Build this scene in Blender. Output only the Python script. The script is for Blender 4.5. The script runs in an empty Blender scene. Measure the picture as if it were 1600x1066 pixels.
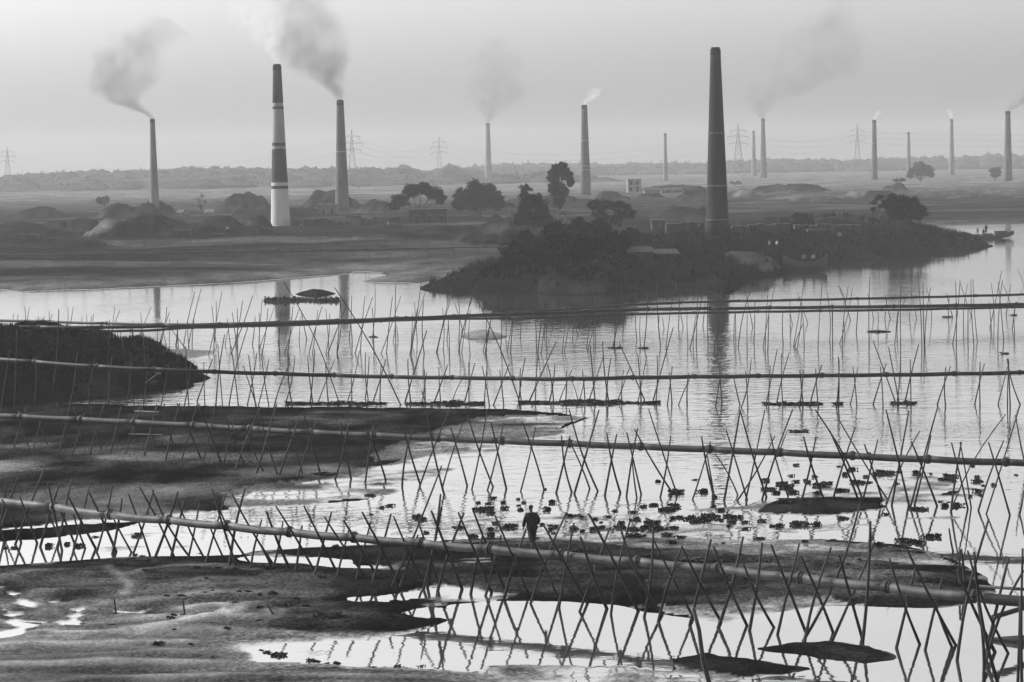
import bpy, bmesh, math, random
import numpy as np
from mathutils import Vector, Matrix
R = math.radians
scene = bpy.context.scene
random.seed(7)
COL = bpy.data.collections.new("place"); scene.collection.children.link(COL)

# ------------------------------------------------------------------ camera
CAM_H = 15.0; FPX = 4000.0; PITCH = math.atan(275 / FPX); ROLL = 0.0166
cam_d = bpy.data.cameras.new("camera"); cam = bpy.data.objects.new("camera", cam_d)
scene.collection.objects.link(cam); scene.camera = cam
cam_d.sensor_width = 36; cam_d.lens = 90; cam_d.clip_start = 0.5; cam_d.clip_end = 30000
F0 = Vector((0, math.cos(PITCH), -math.sin(PITCH))); X0 = Vector((1, 0, 0)); U0 = X0.cross(F0)
RV = X0 * math.cos(ROLL) - U0 * math.sin(ROLL); UV = U0 * math.cos(ROLL) + X0 * math.sin(ROLL)
m = Matrix((RV, UV, -F0)).transposed().to_4x4(); m.translation = Vector((0, 0, CAM_H))
cam.matrix_world = m

# ------------------------------------------------------------------ sky and sun (a monochrome photograph)
SUN_EL, SUN_AZ = R(33), R(-68)          # azimuth measured from the view direction, negative = left
w = bpy.data.worlds.new("World"); scene.world = w; w.use_nodes = True
nt = w.node_tree; nt.nodes.clear()
sky = nt.nodes.new("ShaderNodeTexSky"); sky.sky_type = 'NISHITA'; sky.sun_disc = False
sky.sun_elevation = SUN_EL; sky.sun_rotation = SUN_AZ; sky.dust_density = 4.0; sky.air_density = 1.2
bw = nt.nodes.new("ShaderNodeRGBToBW"); bg = nt.nodes.new("ShaderNodeBackground"); out = nt.nodes.new("ShaderNodeOutputWorld")
nt.links.new(sky.outputs[0], bw.inputs[0]); nt.links.new(bw.outputs[0], bg.inputs[0]); nt.links.new(bg.outputs[0], out.inputs[0])
bg.inputs[1].default_value = 0.15
sd_ = bpy.data.lights.new("sun", 'SUN'); sd_.energy = 2.0; sd_.angle = R(1.2); sd_.color = (1, 1, 1)
sun = bpy.data.objects.new("sun", sd_); scene.collection.objects.link(sun)
sdir = Vector((math.sin(SUN_AZ) * math.cos(SUN_EL), math.cos(SUN_AZ) * math.cos(SUN_EL), math.sin(SUN_EL)))
sun.rotation_euler = sdir.to_track_quat('Z', 'Y').to_euler()
scene.view_settings.view_transform = 'Standard'; scene.view_settings.look = 'None'
scene.view_settings.exposure = 0.88; scene.view_settings.gamma = 1.0
scene.cycles.volume_bounces = 1; scene.cycles.max_bounces = 6; scene.cycles.diffuse_bounces = 2; scene.cycles.glossy_bounces = 3
scene.cycles.caustics_reflective = False; scene.cycles.caustics_refractive = False

# ------------------------------------------------------------------ helpers
def hor(u): return 258 + (800 - u) * 0.0166
def rays(u, v):
    u = np.asarray(u, float); v = np.asarray(v, float)
    f = np.array(F0); r = np.array(RV); up = np.array(UV)
    return f * FPX + (u - 800)[..., None] * r - (v - 533)[..., None] * up
def pix(u, v, z=0.0):
    """where the sight line of a picture point meets the level z"""
    d = rays(np.array([u]), np.array([v]))[0]; t = (z - CAM_H) / d[2]
    return Vector((d[0] * t, d[1] * t, z))
def pixd(u, v, dist):
    d = rays(np.array([u]), np.array([v]))[0]; t = dist / d[1]
    return Vector((d[0] * t, dist, CAM_H + d[2] * t))
def _hash(i, j, s):
    h = (i * 374761393 + j * 668265263 + s * 974634777) & 0xffffffff
    h = ((h ^ (h >> 13)) * 1274126177) & 0xffffffff
    return ((h ^ (h >> 16)) & 0xffff) / 65535.0
def vnoise(x, y, s=0):
    xi = np.floor(x).astype(np.int64); yi = np.floor(y).astype(np.int64); fx = x - xi; fy = y - yi
    fx = fx * fx * (3 - 2 * fx); fy = fy * fy * (3 - 2 * fy)
    a = _hash(xi, yi, s); b = _hash(xi + 1, yi, s); c = _hash(xi, yi + 1, s); d = _hash(xi + 1, yi + 1, s)
    return (a + (b - a) * fx + (c - a) * fy + (a - b - c + d) * fx * fy) * 2 - 1
def fbm(x, y, s=0, o=4):
    t = 0; a = 1.0
    for k in range(o):
        t = t + a * vnoise(x, y, s + k); x = x * 2.03 + 7.1; y = y * 2.03 + 3.7; a *= .5
    return t / 1.6
def sstep(a, b, x):
    t = np.clip((x - a) / (b - a), 0, 1); return t * t * (3 - 2 * t)

def link(name, me, m=None, parent=None, loc=None):
    o = bpy.data.objects.new(name, me); COL.objects.link(o)
    if m and me and not me.materials: me.materials.append(m)
    if parent: o.parent = parent
    if loc is not None: o.location = loc
    return o
def mk(name, V, F, m, parent=None, smooth=False, loc=None):
    me = bpy.data.meshes.new(name); me.from_pydata([tuple(p) for p in V], [], F); me.update()
    if smooth: me.polygons.foreach_set('use_smooth', [True] * len(me.polygons))
    return link(name, me, m, parent, loc)
def tag(o, label=None, cat=None, group=None, kind=None):
    if label: o['label'] = label
    if cat: o['category'] = cat
    if group: o['group'] = group
    if kind: o['kind'] = kind
    return o
def thing(name, label, cat, loc, group=None, rz=0):
    o = bpy.data.objects.new(name, None); COL.objects.link(o); o.location = loc; o.rotation_euler[2] = rz
    o.empty_display_size = .3
    return tag(o, label, cat, group)
class MB:
    def __init__(s): s.V = []; s.F = []
    def box(s, cx, cy, cz, sx, sy, sz, rz=0, top=1.0):
        n = len(s.V); c, q = math.cos(rz), math.sin(rz)
        for k in (0, 1):
            f = top if k else 1.0
            for i, j in ((-1, -1), (1, -1), (1, 1), (-1, 1)):
                x, y = i * sx / 2 * f, j * sy / 2 * f
                s.V.append((cx + x * c - y * q, cy + x * q + y * c, cz + (k - .5) * sz))
        s.F += [(n, n + 3, n + 2, n + 1), (n + 4, n + 5, n + 6, n + 7)] + [(n + a, n + (a + 1) % 4, n + 4 + (a + 1) % 4, n + 4 + a) for a in range(4)]
        return s
    def tube(s, pts, rad, k=6, cap=True):
        pts = [Vector(p) for p in pts]; N = len(pts); base = len(s.V)
        if not hasattr(rad, '__len__'): rad = [rad] * N
        for i, p in enumerate(pts):
            t = (pts[min(i + 1, N - 1)] - pts[max(i - 1, 0)]).normalized()
            a = t.cross(Vector((0, 1, 0.01)) if abs(t.y) < .9 else Vector((1, 0, 0))).normalized(); b = t.cross(a)
            for j in range(k):
                th = 2 * math.pi * j / k; s.V.append(tuple(p + (a * math.cos(th) + b * math.sin(th)) * rad[i]))
        for i in range(N - 1):
            for j in range(k):
                q = base + i * k; s.F.append((q + j, q + (j + 1) % k, q + k + (j + 1) % k, q + k + j))
        if cap:
            s.F.append(tuple(base + j for j in range(k))[::-1]); s.F.append(tuple(base + (N - 1) * k + j for j in range(k)))
        return s
    def blob(s, c, r, seed=0, n=1, rough=.15):
        bm = bmesh.new(); bmesh.ops.create_icosphere(bm, subdivisions=n, radius=1); rnd = random.Random(seed); b = len(s.V)
        for v in bm.verts:
            f = 1 + rnd.uniform(-rough, rough); s.V.append((c[0] + v.co.x * r[0] * f, c[1] + v.co.y * r[1] * f, c[2] + v.co.z * r[2] * f))
        s.F += [tuple(b + v.index for v in f.verts) for f in bm.faces]; bm.free(); return s
    def out(s, name, m, parent=None, smooth=False, loc=None): return mk(name, s.V, s.F, m, parent, smooth, loc)

# ------------------------------------------------------------------ materials (grey values: the photograph has no colour)
MATS = {}
def g(v): return (v, v, v, 1)
def mat(name, lo, hi=None, rough=.8, scale=3.0, bump=.0, detail=4, stretch=(1, 1, 1), spec=.3, metal=0.0):
    if name in MATS: return MATS[name]
    hi = lo * 1.5 if hi is None else hi
    M = bpy.data.materials.new(name); M.use_nodes = True; t = M.node_tree; P = t.nodes['Principled BSDF']
    P.inputs['Roughness'].default_value = rough; P.inputs['Specular IOR Level'].default_value = spec; P.inputs['Metallic'].default_value = metal
    tc = t.nodes.new('ShaderNodeTexCoord'); mp = t.nodes.new('ShaderNodeMapping'); n = t.nodes.new('ShaderNodeTexNoise'); cr = t.nodes.new('ShaderNodeValToRGB')
    t.links.new(tc.outputs['Object'], mp.inputs[0]); mp.inputs['Scale'].default_value = stretch
    t.links.new(mp.outputs[0], n.inputs['Vector']); n.inputs['Scale'].default_value = scale; n.inputs['Detail'].default_value = detail
    cr.color_ramp.elements[0].position = .3; cr.color_ramp.elements[1].position = .7
    cr.color_ramp.elements[0].color = g(lo); cr.color_ramp.elements[1].color = g(hi)
    t.links.new(n.outputs[0], cr.inputs[0]); t.links.new(cr.outputs[0], P.inputs['Base Color'])
    if bump:
        b = t.nodes.new('ShaderNodeBump'); b.inputs['Strength'].default_value = 1; b.inputs['Distance'].default_value = bump
        t.links.new(n.outputs[0], b.inputs['Height']); t.links.new(b.outputs[0], P.inputs['Normal'])
    MATS[name] = M; return M
M_bamboo = mat('bamboo', .014, .055, rough=.75, spec=.1, scale=1.2, stretch=(1, 1, .35))
M_pipe = mat('weathered_pipe', .018, .10, rough=.58, scale=1.7, stretch=(1, 1, 1), detail=9, spec=.3)
M_pipe2 = mat('dull_pipe', .010, .05, rough=.6, scale=1.2, detail=8, spec=.2)
M_rubber = mat('black_rubber', .012, .025, rough=.55, scale=8)
M_leaf = mat('leaf', .005, .018, rough=.9, scale=1.0, spec=.0)
M_leafd = mat('dark_leaf', .003, .010, rough=.9, scale=.8, spec=.0)
M_bark = mat('bark', .04, .09, rough=.9, scale=4)
M_water_plant = mat('water_plant_leaf', .008, .022, rough=.6, scale=9, spec=.15)
M_brick = mat('kiln_brick', .07, .13, rough=.9, scale=1.5, detail=8)
M_brickd = mat('sooty_brick', .018, .04, rough=.95, scale=.8, detail=8, stretch=(1, 1, .25))
M_plaster = mat('pale_plaster', .16, .26, rough=.9, scale=.6)
M_dark = mat('dark_opening', .01, .015)
M_thatch = mat('thatch', .06, .12, scale=5)
M_tin = mat('tin_sheet', .14, .26, rough=.4, scale=1)
M_wood = mat('boat_wood', .010, .025, rough=.7, scale=2)
M_steel = mat('pylon_steel', .12, .2, rough=.5, scale=.3)
M_cloth = mat('dark_cloth', .008, .018, rough=.95, scale=12)
M_white = mat('white_cloth', .2, .3, rough=.9, scale=12)
M_skin = mat('skin', .03, .05, rough=.6, scale=12)
M_hair = mat('hair', .006, .01, rough=.6, scale=30)

# ------------------------------------------------------------------ terrain: shore lines are outlines on the water level
def wp(pts):
    a = np.array(pts, float); d = rays(a[:, 0], a[:, 1]); t = (0 - CAM_H) / d[:, 2]
    return np.stack([d[:, 0] * t, d[:, 1] * t], 1)
def sdist(P, X, Y):
    """signed distance to a closed outline, positive inside"""
    lo = P.min(0) - 60; hi = P.max(0) + 60
    res = np.full(X.shape, -60.0); k = (X > lo[0]) & (X < hi[0]) & (Y > lo[1]) & (Y < hi[1])
    x = X[k]; y = Y[k]; d2 = np.full(x.shape, 1e18); ins = np.zeros(x.shape, bool)
    Q = np.roll(P, -1, 0)
    for (ax, ay), (bx, by) in zip(P, Q):
        ex, ey = bx - ax, by - ay; L = ex * ex + ey * ey + 1e-12
        t = np.clip(((x - ax) * ex + (y - ay) * ey) / L, 0, 1)
        d2 = np.minimum(d2, (x - ax - t * ex) ** 2 + (y - ay - t * ey) ** 2)
        c = ((ay > y) != (by > y))
        if abs(ey) > 1e-12: ins ^= c & (x < ex * (y - ay) / ey + ax)
    r = np.sqrt(d2); res[k] = np.where(ins, r, -r); return res
MAIN = [(-900, 462), (-300, 455), (0, 452), (40, 455), (150, 452), (270, 446), (390, 440), (470, 434), (530, 429), (556, 424), (600, 426), (610, 432), (575, 437),
        (552, 441), (600, 442), (655, 444), (700, 440), (1180, 400), (1440, 362), (1463, 352), (1500, 350), (1600, 347), (1900, 342), (2600, 330)]
BANK = [(655, 452), (700, 456), (760, 458), (865, 458), (950, 459), (1022, 452), (1060, 448), (1100, 450), (1120, 455), (1141, 459), (1154, 448), (1180, 436), (1230, 428),
        (1287, 416), (1330, 409), (1366, 405), (1444, 399), (1506, 392), (1550, 386), (1538, 379), (1500, 370), (1450, 366), (1300, 356), (1100, 380), (900, 395), (760, 418), (700, 434)]
MUD = [(0, 633), (105, 631), (240, 634), (360, 634), (480, 636), (610, 637), (790, 638), (880, 645), (921, 653), (875, 674), (830, 683), (790, 697), (745, 706), (715, 722), (680, 742), (640, 752),
       (600, 770), (550, 782), (480, 790), (360, 798), (300, 804), (230, 816), (160, 830), (90, 840), (0, 848), (-400, 860), (-400, 633)]
HILL = [(-500, 634), (0, 632), (105, 629), (200, 616), (288, 607), (318, 591), (300, 574), (270, 556), (240, 546), (180, 540), (100, 539), (-500, 540)]
SPIT = [(180, 542), (255, 541), (262, 545), (330, 547), (350, 551), (310, 560), (270, 562), (230, 556)]
SAND = [(-400, 888), (0, 884), (105, 876), (210, 869), (300, 869), (375, 867), (400, 861), (490, 855), (580, 851), (680, 846), (800, 839), (980, 838), (1280, 842), (1400, 850), (1480, 868),
        (1540, 900), (1560, 925), (1517, 943), (1475, 951), (1425, 951), (1350, 947), (1280, 947), (1175, 962), (1130, 971), (1010, 957), (968, 946), (875, 940), (760, 939), (700, 946), (712, 960),
        (690, 975), (640, 990), (565, 999), (480, 1003), (400, 1006), (385, 1012), (402, 1034), (535, 1038), (640, 1043), (730, 1049), (805, 1060), (850, 1085), (900, 1400), (-400, 1400)]
BARE = [(1055, 1030), (1100, 1022), (1180, 1028), (1290, 1045), (1240, 1054), (1150, 1060), (1060, 1056)]
BARF = [(1193, 1014), (1235, 1004), (1300, 1001), (1350, 1010), (1395, 1026), (1350, 1038), (1280, 1030)]
BARG = [(1160, 792), (1200, 778), (1290, 774), (1400, 778), (1428, 792), (1400, 800), (1330, 806), (1260, 809), (1190, 803)]
BARH = [(1437, 775), (1460, 766), (1500, 763), (1530, 768), (1525, 775), (1500, 780), (1450, 779)]
ISL1 = [(716, 527), (735, 519), (765, 517), (797, 528), (770, 533), (735, 533)]
ISL2 = [(461, 460), (490, 454), (525, 459), (495, 464)]
#        outline, first rise, its width, second rise, width, relief, wobble
LANDS = [(MAIN, .35, 1.5, 2.65, 55, .12, 4), (BANK, .4, 1.5, 3.9, 13, .35, 1.6), (MUD, .06, 2.5, .25, 12, .06, 1.2), (HILL, .7, 1.2, 2.1, 8, .75, 1.8), (SPIT, .05, 1, .1, 4, .02, .6),
         (SAND, .035, .7, .09, 4, .03, .25), (BARE, .02, .4, .11, 1.4, .03, .9), (BARF, .02, .4, .11, 1.4, .03, .8), (BARG, .02, .4, .09, 2, .03, 1.4), (BARH, .02, .3, .06, 1.5, .01, .2),
         (ISL1, .1, .4, .75, 3, .04, .5), (ISL2, .15, .4, .8, 3, .08, .5)]
FILMS = [([(820, 797), (900, 786), (1000, 778), (1120, 782), (1160, 792), (1195, 776), (1300, 750), (1380, 736), (1480, 742), (1545, 760), (1570, 800), (1450, 846), (1300, 845), (980, 840), (800, 842),
           (700, 846), (600, 850), (560, 846), (600, 830), (700, 812)], -.008), ([(330, 775), (480, 752), (600, 728), (690, 700), (800, 684), (885, 670), (890, 680), (800, 706), (750, 722), (735, 735), (690, 752), (620, 774), (480, 792), (360, 800)], .006),
         ([(0, 852), (90, 842), (230, 825), (400, 800), (560, 790), (700, 800), (640, 826), (480, 850), (300, 862), (100, 872), (0, 880)], -.022),
         ([(380, 1006), (480, 1003), (640, 990), (700, 985), (720, 1010), (790, 1015), (880, 1020), (920, 1014), (990, 1014), (1030, 1024), (1055, 1032), (1150, 1062), (1290, 1050), (1300, 1070), (1000, 1100),
           (850, 1092), (800, 1060), (640, 1044), (400, 1036)], .000),
         ([(1010, 957), (1130, 971), (1175, 962), (1280, 947), (1350, 947), (1300, 934), (1230, 936), (1100, 948), (1010, 944)], .012),
         ([(570, 853), (680, 848), (800, 841), (980, 840), (1280, 844), (1400, 853), (1470, 868), (1490, 884), (1400, 884), (1250, 874), (1120, 866), (1000, 858), (880, 851), (760, 852), (640, 858)], .028),
         ([(540, 882), (640, 884), (650, 898), (600, 900), (540, 896)], .004), ([(610, 930), (680, 914), (760, 916), (830, 930), (760, 940), (660, 940)], .008),
         ([(740, 655), (850, 648), (920, 653), (870, 676), (820, 690), (730, 700), (640, 716), (560, 730), (600, 700)], .03)]
POOLS = [[(362, 872), (400, 870), (520, 873), (560, 880), (600, 887), (560, 892), (480, 884), (375, 877)], [(522, 938), (550, 932), (625, 929), (645, 920), (700, 913), (715, 920), (690, 927), (640, 937), (560, 944)],
         [(640, 958), (670, 950), (700, 954), (703, 963), (668, 966)], [(0, 918), (22, 924), (45, 938), (64, 950), (50, 955), (25, 940), (0, 926)], [(0, 946), (20, 957), (35, 973), (78, 971), (62, 979), (33, 988), (0, 1002), (0, 990), (26, 980)],
         [(103, 968), (112, 955), (130, 950), (135, 964), (108, 981)], [(172, 955), (228, 955), (234, 960), (178, 963)], [(-300, 838), (0, 824), (60, 820), (105, 816), (215, 812), (215, 815), (110, 820), (40, 827), (0, 829), (-300, 846)],
         [(75, 940), (86, 940), (88, 944), (76, 945)]]
LW = [(wp(p),) + tuple(r) for p, *r in LANDS]; FW = [(wp(p), z) for p, z in FILMS]; PW = [wp(p) for p in POOLS]
LW[0] = (np.vstack([LW[0][0], [[3800, 6500], [-3800, 6500]]]),) + LW[0][1:]
# spoil heaps and mounds: u, v of the foot, ground level, half width in picture units, height m, half depth m, light or dark
MOUNDS = [(60, 372, 2.4, 70, 2.0, 14, 0), (300, 372, 2.4, 60, 2.4, 12, 0), (370, 370, 2.4, 50, 1.6, 10, 0), (20, 385, 2.0, 60, 1.2, 10, 0), (120, 385, 2.2, 50, 1.4, 10, 0), (650, 372, 2.4, 90, 1.2, 12, 0), (1120, 372, 3, 60, .8, 8, 0),(134, 360, 2.6, 30, 3.0, 12, 0), (225, 374, 2.2, 75, 4.6, 16, 0), (163, 378, 2.0, 34, 2.0, 8, 1), (206, 352, 2.8, 26, 2.2, 12, 0), (250, 356, 2.8, 30, 2.4, 12, 0), (343, 360, 2.8, 40, 3.4, 14, 0), (405, 362, 2.8, 26, 3.2, 12, 0),
          (30, 362, 2.6, 45, 2.2, 14, 0), (88, 358, 2.6, 18, 2.2, 8, 0), (187, 338, 3, 32, 4.0, 22, 0), (245, 338, 3, 30, 4.2, 22, 0), (60, 338, 3, 50, 3.0, 25, 0), (380, 328, 3, 44, 6.0, 40, 0), (520, 324, 3, 42, 6.5, 40, 0),
          (590, 330, 3, 30, 3.5, 26, 0), (440, 335, 3, 60, 2, 30, 0), (815, 362, 3.0, 62, 4.8, 34, 0), (760, 372, 2.6, 45, 2.0, 24, 0), (700, 356, 2.8, 60, 1.2, 16, 0), (955, 312, 3, 30, 3.2, 20, 0), (1090, 314, 3, 28, 5.0, 26, 0),
          (1160, 308, 3, 26, 3.4, 26, 1), (1015, 310, 3, 26, 2.8, 20, 0), (1075, 334, 3, 50, 3.0, 34, 0), (1020, 345, 3, 60, 1.2, 34, 0), (1300, 352, 3, 60, 1.4, 10, 0), (1405, 360, 2.8, 45, 1.8, 12, 0), (1175, 398, 2.6, 38, 1.5, 6, 1),
          (1370, 312, 3, 42, 3.0, 34, 0), (1230, 300, 3, 60, 3.4, 60, 0), (1520, 306, 3, 120, 2.4, 50, 1), (1280, 312, 3, 80, 1.8, 30, 1), (1400, 300, 3, 16, 3.4, 20, 0), (860, 318, 3, 60, 3.0, 40, 0), (1060, 300, 3, 60, 3, 60, 0), (900, 430, 2, 60, 1.0, 9, 0)]
RIDGES = [([(0, 1019), (60, 1014), (150, 1012), (240, 1010), (310, 1008)], .25, .05, .8), ([(-40, 1050), (30, 1047), (150, 1041), (300, 1038), (470, 1038), (520, 1041)], .3, .06, .8), ([(200, 992), (235, 986), (280, 979), (330, 970), (368, 960), (379, 954), (362, 950), (320, 952), (290, 957)], .3, .05, .9),
          ([(240, 984), (300, 973), (345, 963), (353, 956), (335, 952)], .22, .04, .7), ([(170, 890), (185, 904), (200, 914), (207, 924), (196, 935)], .22, .04, .5), ([(205, 903), (230, 894), (270, 889), (340, 889), (400, 892)], .3, .04, .6), ([(20, 999), (55, 995), (120, 996), (200, 993), (228, 996)], .3, .04, .5),
          ([(372, 1005), (430, 1002), (490, 1001)], .2, .03, .6), ([(690, 977), (640, 989), (560, 999), (480, 1002)], .2, .02, .5), ([(400, 946), (430, 952), (442, 962), (436, 972), (410, 980)], .16, .03, .35), ([(388, 948), (414, 955), (424, 964), (416, 972)], .14, .03, .35), ([(0, 1033), (120, 1029), (280, 1026), (380, 1026)], .4, .05, .35),
          ([(-20, 1006), (60, 1003), (140, 1003)], .2, .04, .4), ([(0, 905), (60, 897), (130, 893), (165, 890)], .3, .03, .25)]
RW = [(wp(p), a, b, c) for p, a, b, c in RIDGES]
MW = []
for (u, v, z, hw, H, ry, lt) in MOUNDS:
    c = pix(u, v, z); MW.append((c.x, c.y, hw * c.y / FPX, ry, H, lt))
def height(X, Y, full=False):
    X = np.asarray(X, float); Y = np.asarray(Y, float)
    h = np.full(X.shape, -.7) + .1 * fbm(X * .1, Y * .1, 3, 2); sand = np.zeros(X.shape); low = np.zeros(X.shape)
    for i, (P, h1, w1, h2, w2, nz, wob) in enumerate(LW):
        s = sdist(P, X, Y); s = s + wob * .5 * fbm(X / (wob * 1.2 + .3), Y / (wob * 2.0 + .3), 20 + i, 3)
        sc = 1.0 if i not in (0,) else 6.0
        n = fbm(X / (1.6 * sc), Y / (3.2 * sc), 40 + i, 5) * nz
        if i == 0: n = n + sstep(20, 90, s) * fbm(X / 22, Y / 40, 91, 4) * .8
        if i == 5:
            wx = X + 3 * fbm(X / 9, Y / 9, 71, 2); wy = Y + 2.5 * fbm(X / 12, Y / 8, 72, 2)
            n = n + .10 * (1 - np.abs(fbm(wx / 8, wy / 1.7, 73, 3)) * 2.4) * sstep(.3, 3, s)
        sp = np.maximum(s, 0)
        hh = h1 * (1 - np.exp(-sp / w1)) + h2 * (1 - np.exp(-sp / w2)) + n * sstep(0, w1 * 2 + .5, s)
        hh = np.where(s > 0, hh, -.7 * (1 - np.exp(s / (3.0 if i != 5 else 6))))
        up = hh > h; h = np.where(up, hh, h)
        if i == 5:
            wx = X + 2.5 * fbm(X / 7, Y / 7, 81, 3); wy = Y + 2.2 * fbm(X / 11, Y / 6, 82, 3)
            band = .5 + .5 * np.sin(wy * 2.6 + 3 * fbm(wx / 5, wy / 5, 83, 2)); fine = .5 + .5 * np.sin(wy * 9 + wx * .5)
            dryness = sstep(92.5, 84, wy) * sstep(2, -4, wx + (wy - 76) * .6); dryness = np.maximum(dryness, .6 * sstep(78, 74, Y))
            sv = .08 + .20 * dryness + .40 * (band ** 5) * (.1 + dryness) + .07 * fine * dryness + .18 * fbm(X / 1.4, Y / 1.1, 84, 5) + .18 * sstep(.15, .7, fbm(X / 6, Y / 3, 85, 3))
            sand = np.where(up & (s > -1), np.clip(sv, .05, 1), sand)
        elif i in (4, 6, 7, 8, 9, 10): sand = np.where(up & (s > -1), .14 + .08 * fbm(X / 2, Y / 1.5, 86, 4) + (.5 if i in (4, 10) else 0), sand)
        elif i in (2,): sand = np.where(up & (s > -1), .03 + .08 * fbm(X / 1.5, Y / 2.5, 57, 4) + .42 * sstep(-.05, .5, fbm(X / 9, Y / 7, 55, 4) * .9 + .55 * sstep(136, 116, Y + X * .4) - .35), sand)
        elif i == 0: sand = np.where(up, .04 + .13 * sstep(.1, .6, fbm(X / 60, Y / 25, 56, 4)) + .16 * sstep(12, 2, sp) + .25 * sstep(600, 1300, Y), sand)  # last term pales the far plain, imitating distance haze in its tone
        else: sand = np.where(up, .02 * sstep(.1, .6, fbm(X / 5, Y / 8, 58, 3)), sand)
    for P, wd, lift, lite in RW:
        lo = P.min(0) - 1.5; hi = P.max(0) + 1.5; k = (X > lo[0]) & (X < hi[0]) & (Y > lo[1]) & (Y < hi[1]) & (h > .0)
        if not k.any(): continue
        x = X[k] + .10 * fbm(X[k] / .9, Y[k] / .9, 401, 3); y = Y[k] + .12 * fbm(X[k] / 1.1, Y[k] / .9, 402, 3); d2 = np.full(x.shape, 1e9)
        for (ax, ay), (bx, by) in zip(P[:-1], P[1:]):
            ex, ey = bx - ax, by - ay; t = np.clip(((x - ax) * ex + (y - ay) * ey) / (ex * ex + ey * ey + 1e-9), 0, 1); d2 = np.minimum(d2, (x - ax - t * ex) ** 2 + (y - ay - t * ey) ** 2)
        q = np.exp(-d2 / wd ** 2); h[k] += lift * q; sand[k] = sand[k] + .8 * lite * q * (.75 + .5 * fbm(x / 2.5, y / 1.5, 403, 2))
    for i, (cx, cy, rx, ry, H, lt) in enumerate(MW):
        q = ((X - cx) / rx) ** 2 + ((Y - cy) / ry) ** 2; k = q < 1.6
        if not k.any(): continue
        qq = ((X - cx) / rx * (1 + .25 * vnoise(Y / ry, X * 0 + i, 7)) + .3 * fbm(Y / (ry * .6), X / (rx * .7), 230 + i, 3)) ** 2 + ((Y - cy) / ry) ** 2; f = np.where(k, np.clip(1.05 - qq ** .75 + .34 * fbm(X / (rx * .45), Y / (ry * .6), 130 + i, 6), 0, 1.15), 0)
        f = np.tanh(1.35 * f) / .9 * .86 * (1 + .25 * fbm(X / 2.6, Y / 5, 330 + i, 4)) + .05 * fbm(X / 1.1, Y / 2, 360 + i, 3) * (f > .1); h = h + H * f; sand = np.where(f > .15, .26 + .25 * fbm(X / 2, Y / 3, 5, 3) if lt else .04 + .08 * fbm(X / 3, Y / 4, 6, 3), sand)
    for i, (P, z) in enumerate(FW):
        s = sdist(P, X, Y); k = sstep(-.6, 1.2, s + .8 * fbm(X / 2.5, Y / 2.5, 60 + i, 2))
        n = .045 * fbm(X / 1.6, Y / .9, 160 + i, 5) + .05 * fbm(X / 11, Y / 2.2, 170 + i, 4)
        cand = z + n; ok = (h < .25) & ~((h > .045) & (i == 0))
        h = np.where(ok, h + (cand - h) * k, h); sand = np.where(ok & (k > .3), np.maximum(sand, .42 + .3 * fbm(X / 5, Y / 1.6, 190 + i, 4)), sand)
    for i, P in enumerate(PW):
        s = sdist(P, X, Y); s = s + .5 * fbm(X / 1.1, Y / .9, 80 + i, 5) - .1; h = h + (np.minimum(h, -.02) - h) * sstep(-.9, .25, s)
    h = np.where((h < 0) & (h > -.7), h, h)
    return (h, np.clip(sand, 0, 1)) if full else h
def grounds(uv, it=4):
    """picture points -> points on the ground (or the water) there"""
    a = np.array(uv, float); d = rays(a[:, 0], a[:, 1]); z = np.zeros(len(a))
    for _ in range(it):
        t = (z - CAM_H) / d[:, 2]; x = d[:, 0] * t; y = d[:, 1] * t; z = .5 * z + .5 * np.maximum(height(x, y), 0) if _ else np.maximum(height(x, y), 0) * .8
    t = (z - CAM_H) / d[:, 2]; x = d[:, 0] * t; y = d[:, 1] * t
    z = np.maximum(height(x, y), 0)
    return [Vector((x[i], y[i], z[i])) for i in range(len(a))]
def gz(x, y): return float(np.maximum(height(np.array([x]), np.array([y])), 0)[0])

def build_terrain():
    w_ = [1100, 1000, 940]
    q = 900.0
    while q > 9.6: w_.append(q); q -= max(.8, q * .0042)
    w_ += [9.4]
    D = 60000 / np.array(w_); D = np.concatenate([[-60, -20, 10, 30], D])
    us = np.concatenate([np.arange(-1500, -80, 60), np.arange(-80, 1690, 4.6), np.arange(1700, 3200, 60)])
    n, mcol = len(D), len(us); X = np.zeros((n, mcol)); Y = np.zeros((n, mcol))
    for i, d in enumerate(D):
        X[i] = (us - 800) / FPX * max(d, 40); Y[i] = d
    S = np.sign(us - 800) * 0
    H, sand = height(X.ravel(), Y.ravel(), True)
    V = np.stack([X.ravel(), Y.ravel(), H], 1)
    idx = np.arange(n * mcol).reshape(n, mcol)
    Fq = np.stack([idx[:-1, :-1], idx[:-1, 1:], idx[1:, 1:], idx[1:, :-1]], -1).reshape(-1, 4)
    me = bpy.data.meshes.new('ground'); me.vertices.add(len(V)); me.vertices.foreach_set('co', V.ravel())
    me.loops.add(Fq.size); me.loops.foreach_set('vertex_index', Fq.ravel()); me.polygons.add(len(Fq))
    me.polygons.foreach_set('loop_start', np.arange(0, Fq.size, 4)); me.polygons.foreach_set('loop_total', np.full(len(Fq), 4))
    me.polygons.foreach_set('use_smooth', np.ones(len(Fq), bool)); me.update(calc_edges=True)
    at = me.attributes.new('sand', 'FLOAT', 'POINT'); at.data.foreach_set('value', sand.astype(np.float32))
    return me
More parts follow.
